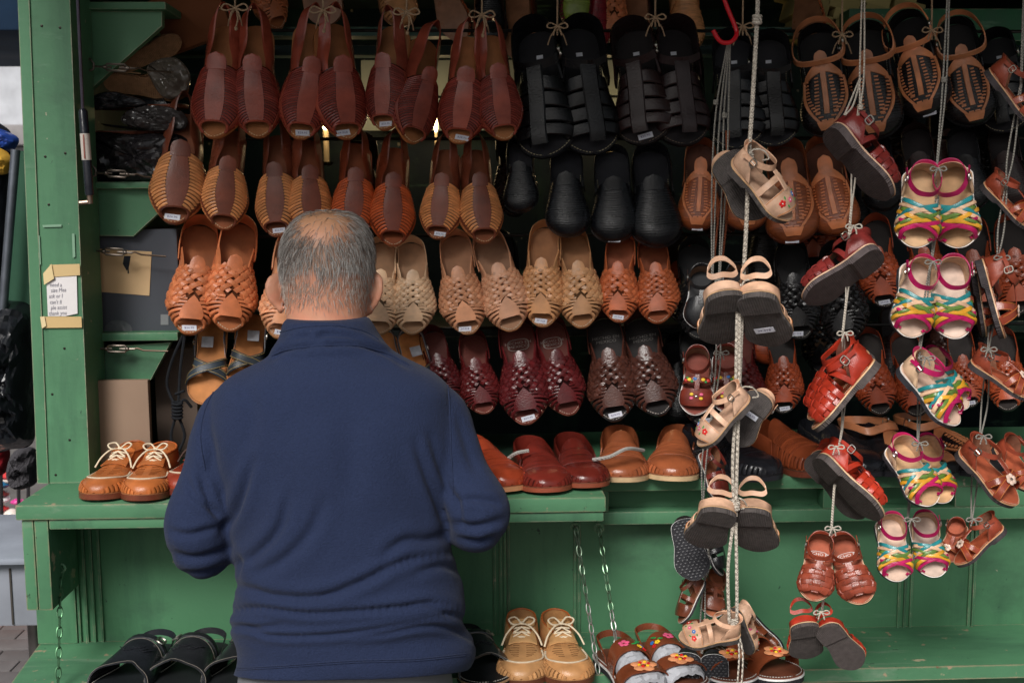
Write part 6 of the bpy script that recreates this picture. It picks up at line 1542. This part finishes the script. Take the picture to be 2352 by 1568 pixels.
hang('slide', PALE, (412, 92), (268, 158), 172, 0, 2.70, 'beige sandal lying sole outward beside the top bracket', 'bagged_shoe', 'sandal', wfac=.75)
hang('slide', PALE, (428, 206), (246, 186), 165, 0, 2.69, 'beige sandal lying sole outward below the first turnbuckle', 'bagged_shoe', 'sandal', wfac=.8)
crumple('plastic_wrap', [(340, 150), (400, 132), (436, 170), (425, 215), (380, 226), (350, 190)], 2.665, .012, lin(92, 84, 76), 'crinkled clear bag end below the first turnbuckle', 'bag', seed=3, amp=.006)
crumple('plastic_wrap', [(205, 226), (250, 210), (300, 220), (340, 240), (260, 250), (206, 252)], 2.64, .015, lin(40, 40, 44), 'dark crumpled wrapper on top of the brown edged sandals', 'wrapper', seed=5, amp=.006)
crumple('plastic_wrap', [(300, 250), (360, 242), (420, 258), (424, 296), (340, 300), (280, 280)], 2.645, .015, lin(58, 54, 54), 'crumpled grey wrapper between the brown edged sandals', 'wrapper', seed=6, amp=.007)
crumple('plastic_wrap', [(204, 312), (300, 308), (425, 316), (430, 412), (320, 418), (206, 414)], 2.655, .03, lin(34, 32, 34), 'dark plastic wrapped bundle on the lower cubby shelf', 'bundle', seed=8, amp=.008)
# turnbuckles with wire
def turnbuckle(px0, px1, py, Y, label, dy=0):
    a = P(px0, py, Y); b = P(px1, py+dy, Y); d = b-a; L_ = d.length; ax = d.normalized(); root = empty('turnbuckle', a); tag(root, label, 'turnbuckle', 'turnbuckles across the cubbyhole')
    o = lambda q, x=0., z=0.: ax*(L_*q)+Vector((0, x, z)); rt = L_
    col = lin(116, 106, 98)
    link('hook', MB().tube([o(-.02)+Vector((-.004, 0, .012)), o(.05)+Vector((0, 0, .016)), o(.10)+Vector((0, 0, .006)), o(.09)+Vector((0, 0, -.006)), o(.03)+Vector((0, 0, -.010)), o(-.02)+Vector((0, 0, -.004))], .0028, 6).mesh('hook', MATS['steel']), root, col)
    mb = MB()
    for sz in (-1, 1): mb.tube([o(.26), o(.30, 0, sz*.007), o(.56, 0, sz*.007), o(.60)], .0028, 6)
    mb.blob(o(.26), (.006, .005, .005)); mb.blob(o(.60), (.006, .005, .005)); mb.tube([o(.10), o(.36)], .0026, 6); mb.tube([o(.48), o(.72)], .0026, 6)
    link('frame', mb.mesh('frame', MATS['steel']), root, col)
    link('wire', MB().tube([o(.70), o(.76, 0, .002), o(.86, 0, -.003), o(1.25, 0, -.004)], .0022, 6).mesh('wire', MATS['steel']), root, lin(80, 66, 56))
turnbuckle(200, 355, 152, 2.585, 'rusty turnbuckle across the top bracket', 8)
turnbuckle(200, 345, 575, 2.585, 'turnbuckle in front of the grey shoe box', 8)
turnbuckle(206, 350, 800, 2.585, 'turnbuckle below the middle cubby shelf', 2)
turnbuckle(206, 350, 396, 2.585, 'turnbuckle in front of the wrapped bundle', 8)
# black cord with a knot
mb = MB()
for s_ in ([(420, 770, 2.60), (398, 820, 2.60), (384, 870, 2.60), (388, 900, 2.6), (402, 930, 2.58)], [(424, 770, 2.60), (414, 850, 2.59), (410, 925, 2.58)], [(440, 935, 2.59), (424, 918, 2.58), (408, 930, 2.575)], [(402, 905, 2.58), (424, 897, 2.58)],
           [(402, 960, 2.58), (393, 1000, 2.58), (400, 1030, 2.58)], [(412, 960, 2.58), (424, 1000, 2.58), (412, 1035, 2.58)]): mb.tube(pxpath(s_, 18), .0034, 6)
for k in range(5): mb.tube([P(407+11*math.cos(a), 926+k*8+3*math.sin(a), 2.575-.009*math.sin(a)) for a in np.linspace(0, 6.283, 12, endpoint=False)], .0034, 6, closed=True)
thing_mesh('black_cord', mb, 'matte', lin(30, 32, 36), 'knotted black cord hanging under the middle cubby shelf', 'cord')
# gas strut that holds the hatch
s0, s1, s2, s3 = P(158, -140, 2.44), P(190, 250, 2.455), P(206, 452, 2.46), P(168, -140, 2.44)
root = empty('gas_strut', s2); tag(root, 'black gas strut with a white label on the inside of the post', 'gas strut')
lk = lambda nm, mb, m, c: link(nm, mb.mesh(nm, MATS[m]), root, c)
loc = lambda v: v-s2
d_ = (s1-s2); q_ = lambda f: d_*f
lk('rod', MB().tube([loc(P(172, -140, 2.44)), q_(1.0)], .0035, 8), 'steel', lin(90, 84, 96)); lk('cylinder', MB().tube([q_(.02), q_(.97), q_(1.0)], [.0095, .0095, .006], 14), 'gloss', lin(30, 32, 40))
lk('label_sleeve', MB().tube([q_(.42), q_(.72)], .0099, 14), 'paper', lin(206, 196, 186)); lk('socket', MB().tube([q_(.02), q_(-.08)], .006, 10), 'steel', lin(150, 130, 116)); lk('ball_stud', MB().tube([q_(-.06), q_(-.06)+Vector((-.022, .0, -.002))], .005, 8), 'steel', lin(150, 130, 116))
lk('label_print', MB().box(q_(.57)+Vector((0, -.0103, 0)), (.003, .0008, .05)), 'ink', lin(150, 90, 80))
# handwritten note taped to the post
note = empty('taped_note', P(140, 690, Y_POST-.004)); tag(note, 'handwritten paper note held to the green post with masking tape', 'note'); bn = note.location.copy()
def flatp(nm, pts, Y, m, c, th=.0006, curl=None):
    p = [P(x, y, Y)-bn for x, y in pts]; o = link(nm, MB().prism(p, (0, th, 0)).mesh(nm, MATS[m]), note, c); return o
flatp('paper', [(106, 634), (176, 630), (178, 720), (150, 726), (110, 726)], Y_POST-.0035, 'paper', lin(226, 222, 222))
flatp('tape', [(114, 608), (183, 606), (184, 632), (120, 636)], Y_POST-.0055, 'paper', lin(208, 180, 130)); flatp('tape', [(92, 727), (187, 727), (188, 752), (96, 753)], Y_POST-.0055, 'paper', lin(206, 176, 124))
flatp('tape_curl', [(99, 628), (118, 606), (124, 640), (101, 654)], Y_POST-.0085, 'paper', lin(222, 200, 150)); flatp('tape_curl', [(92, 728), (102, 726), (106, 748), (97, 754)], Y_POST-.0085, 'paper', lin(224, 204, 160))
for k, ln_ in enumerate(('you', 'need a', 'size Mea', 'ask or I', "can't fi", 'ple assist', 'thank you')):
    o = link('handwriting', text_mesh(ln_, .0155, 'ink', shear=.2, align='LEFT'), note, lin(128, 126, 138)); p = P(112+(k % 3)*2, 641+k*13.2, Y_POST-.0042)-bn
    o.location = p; o.rotation_euler = (R(90), R(-1+2*math.sin(k*2)), 0); o.scale = (.62, .8, 1)
# old tape remains
for pts, lb in (([(97, 517), (141, 515), (141, 521), (99, 522)], 'short strip of old clear tape high on the post'), ([(84, 542), (91, 541), (94, 608), (85, 606)], 'upright strip of old clear tape on the post\'s left'), ([(165, 537), (171, 536), (173, 590), (167, 592)], 'upright strip of old clear tape on the post\'s right')):
    mb = MB().prism([P(x, y, Y_POST-.0035) for x, y in pts], (0, .0008, 0)); thing_mesh('tape_remnant', mb, 'paper', lin(128, 164, 138), lb, 'tape')
# yellowish cartons stacked inside at the upper right
rr = random.Random(9); nb = 0
for i in range(3):
    for j in range(4):
        x = 1840+j*66+i*8; y = -25+i*48-j*10; a = P(x, y, 3.1); s_ = rr.uniform(.9, 1.1)
        mb = MB().box((0, 0, 0), (.085*s_, .2, .055), M=Matrix.Rotation(R(14), 3, 'Y'), bev=.003)
        o = link('carton', mb.mesh('carton', MATS['card']), None, jit(lin(176, 162, 110), .2)); o.location = a
        tag(o, f'{["top", "middle", "lower"][i]} tier pale yellow carton, {ORD[j]} from the left, inside at the upper right', 'box', 'pale cartons stacked under the roof'); nb += 1
mb = MB().box(P(690, 60, 2.8)*0, (.16, .03, .13), M=Matrix.Rotation(R(-20), 3, 'Y'), bev=.002)
o = link('wooden_board', mb.mesh('wooden_board', MATS['card']), None, lin(122, 74, 48)); o.location = P(440, 40, 2.75); tag(o, 'reddish wooden board hung inside above the bagged sandals', 'board')
# ================================================================ the street on the left
crumple('trash_bag', [(-60, 700), (20, 690), (78, 720), (84, 900), (78, 1010), (30, 1030), (-60, 1020)], 2.95, .12, lin(20, 22, 26), 'shiny black plastic bag bulging beside the post', 'bag', seed=12, amp=.016)
a, b = P(36, 344, 2.9), P(6, 720, 2.9)
mb = MB(); mb.tube([a, P(22, 520, 2.9), b], .012, 8); thing_mesh('grey_pole', mb, 'steel', lin(120, 126, 136), 'slanting grey metal pole at the far left', 'pole')
mb = MB().prism([P(44, 346, 2.96), P(110, 360, 2.96), P(110, 720, 2.96), P(16, 715, 2.96)], (0, .03, 0)); thing_mesh('green_board', mb, 'matte', lin(50, 84, 66), 'dark green board leaning behind the slanting pole', 'board')
crumple('hanging_jacket', [(-70, 300), (10, 290), (36, 360), (30, 520), (20, 640), (0, 700), (-70, 700)], 3.3, .08, lin(26, 28, 36), 'black jacket hanging at the far left edge', 'jacket', m='matte', seed=4, amp=.01)
crumple('blue_bag', [(-50, 290), (0, 296), (42, 318), (30, 346), (-10, 352), (-50, 340)], 3.25, .05, lin(44, 74, 156), 'blue and yellow wrapped goods above the black jacket', 'goods', seed=6, amp=.01)
crumple('yellow_scarf', [(-40, 340), (4, 342), (30, 372), (14, 400), (-40, 392)], 3.2, .04, lin(196, 152, 60), 'yellow cloth over the black jacket', 'cloth', m='matte', seed=7, amp=.01)
crumple('fur_trim', [(30, 1040), (80, 1030), (86, 1100), (60, 1120), (28, 1110)], 3.2, .06, lin(70, 68, 72), 'dark grey furry trim below the black bag', 'fabric', m='matte', seed=9, amp=.02)
crumple('red_cloth', [(-20, 1020), (18, 1018), (16, 1080), (-20, 1090)], 3.3, .05, lin(120, 20, 30), 'dark red cloth below the black bag at the edge', 'cloth', m='matte', seed=10, amp=.01)
bc = [lin(200, 60, 60), lin(230, 220, 210), lin(40, 110, 150), lin(220, 150, 140), lin(120, 50, 50), lin(235, 235, 235), lin(200, 60, 140), lin(230, 180, 90)]
rr = random.Random(11); names = ['coral', 'white', 'blue', 'pink', 'maroon', 'cream', 'magenta', 'amber']
for k in range(16):
    c = P(-6+rr.uniform(0, 70), 1090+k*10+rr.uniform(-6, 6), 4.2); mb = MB()
    rr_ = rr.uniform(.016, .03); mb.blob((0, 0, 0), (rr_, rr_, rr_*.7), 10, 7); mb.tube([(rr_*1.1*math.cos(a), rr_*1.1*math.sin(a), 0) for a in np.linspace(0, 6.283, 12, endpoint=False)], rr_*.3, 5, closed=True)
    o = link('trinket', mb.mesh('trinket', MATS['gloss']), None, bc[k % 8]); o.location = c
    tag(o, f'blurred small {names[k % 8]} trinket on the far stand, {"upper" if k < 8 else "lower"} half', 'trinket', 'trinkets on the far stand')
mb = MB().box((P(0, 1270, 4.4).x, 4.5, P(0, 1270, 4.4).z/2), (.5, .3, P(0, 1240, 4.4).z)); thing_mesh('trinket_stand', mb, 'matte', lin(196, 140, 122), 'pinkish stand with trinkets far down the street', 'stand')
mb = MB()
for x in (2, 42, 66): mb.tube(pxpath([(x, 1080, 3.9), (x+rr.uniform(-4, 4), 1270, 3.9)]), .006, 6)
mb.tube(pxpath([(0, 1270, 3.9), (70, 1180, 3.9)]), .005, 6)
thing_mesh('wire_rack', mb, 'matte', lin(46, 44, 46), 'dark wire rack in front of the trinket stand', 'rack')
# grey metal cabinet on a pipe leg
gx0, gx1 = P(-160, 1300, 2.55).x, P(94, 1300, 2.55).x; gz0, gz1 = P(0, 1438, 2.55).z, P(0, 1290, 2.55).z
root = empty('metal_cabinet', ((gx0+gx1)/2, 2.55, 0)); tag(root, 'grey metal cabinet on a pipe leg at the lower left', 'cabinet'); cx_ = root.location.copy()
gp = lambda nm, c, d, m='matte', col=lin(140, 144, 154), bev=.006: link(nm, MB().box(Vector(c)-cx_, d, bev=bev).mesh(nm, MATS[m]), root, col)
gp('cabinet_body', ((gx0+gx1)/2, 2.72, (gz0+gz1)/2), (gx1-gx0, .34, gz1-gz0)); gp('cabinet_lid', ((gx0+gx1)/2, 2.71, gz1+.009), (gx1-gx0+.02, .38, .016), col=lin(146, 152, 164))
gp('cabinet_seam', (P(26, 1350, 2.55).x, 2.548, (gz0+gz1)/2-.005), (.004, .003, gz1-gz0-.02), col=lin(70, 66, 62), bev=0)
link('pipe_leg', MB().tube([Vector((P(70, 1500, 2.62).x, 2.66, gz0))-cx_, Vector((P(70, 1500, 2.62).x, 2.66, 0.0))-cx_], .019, 14).mesh('pipe_leg', MATS['steel']), root, lin(120, 116, 114))
link('pipe_collar', MB().tube([Vector((P(70, 1500, 2.62).x, 2.66, gz0))-cx_, Vector((P(70, 1500, 2.62).x, 2.66, gz0-.025))-cx_], .027, 6).mesh('pipe_collar', MATS['steel']), root, lin(130, 128, 126))
# insole stamps and makers' marks
def insole_mark(root, txt, y, size, color, z=.0105):
    o = bpy.data.objects.new('insole_lettering', text_mesh(txt, size, 'ink')); COL.objects.link(o); o.parent = root; o.location = (0, y, z); o.rotation_euler = (0, 0, math.pi); o.color = (*color, 1); return o
def oval_mark(root, y, color, wd=.075, hh=.055):
    mb = MB().tube([(wd*math.copysign(abs(math.cos(a))**.6, math.cos(a)), hh*math.copysign(abs(math.sin(a))**.6, math.sin(a)), 0) for a in np.linspace(0, 6.283, 24, endpoint=False)], .004, 4, closed=True)
    o = link('insole_border', mb.mesh('insole_border', MATS['ink']), root, color); o.location = (0, y, .0105)
for ob in list(COL.objects):
    lb = ob.get('label')
    if not lb: continue
    flip = ob.matrix_world.determinant() < 0
    tmp = None
    if lb in ('wine red woven sandal with a tag on its toe', 'wine red woven sandal next to the dark brown woven pair'):
        tmp = insole_mark(ob, 'HECHO EN\nMEXICO', .22, .038, lin(170, 160, 152)); oval_mark(ob, .22, lin(170, 160, 152))
    elif lb.startswith('reddish brown woven child sandal'):
        tmp = insole_mark(ob, 'HECHO EN\nMEXICO', .28, .062, lin(226, 222, 220)); oval_mark(ob, .28, lin(226, 222, 220), .11, .075)
    elif lb.startswith('dark brown woven sandal'):
        tmp = insole_mark(ob, 'HECHO EN\nMEXICO', .2, .04, lin(120, 116, 112))
    if tmp is not None and flip: tmp.scale = (-1, 1, 1)
bpy.context.view_layer.update()
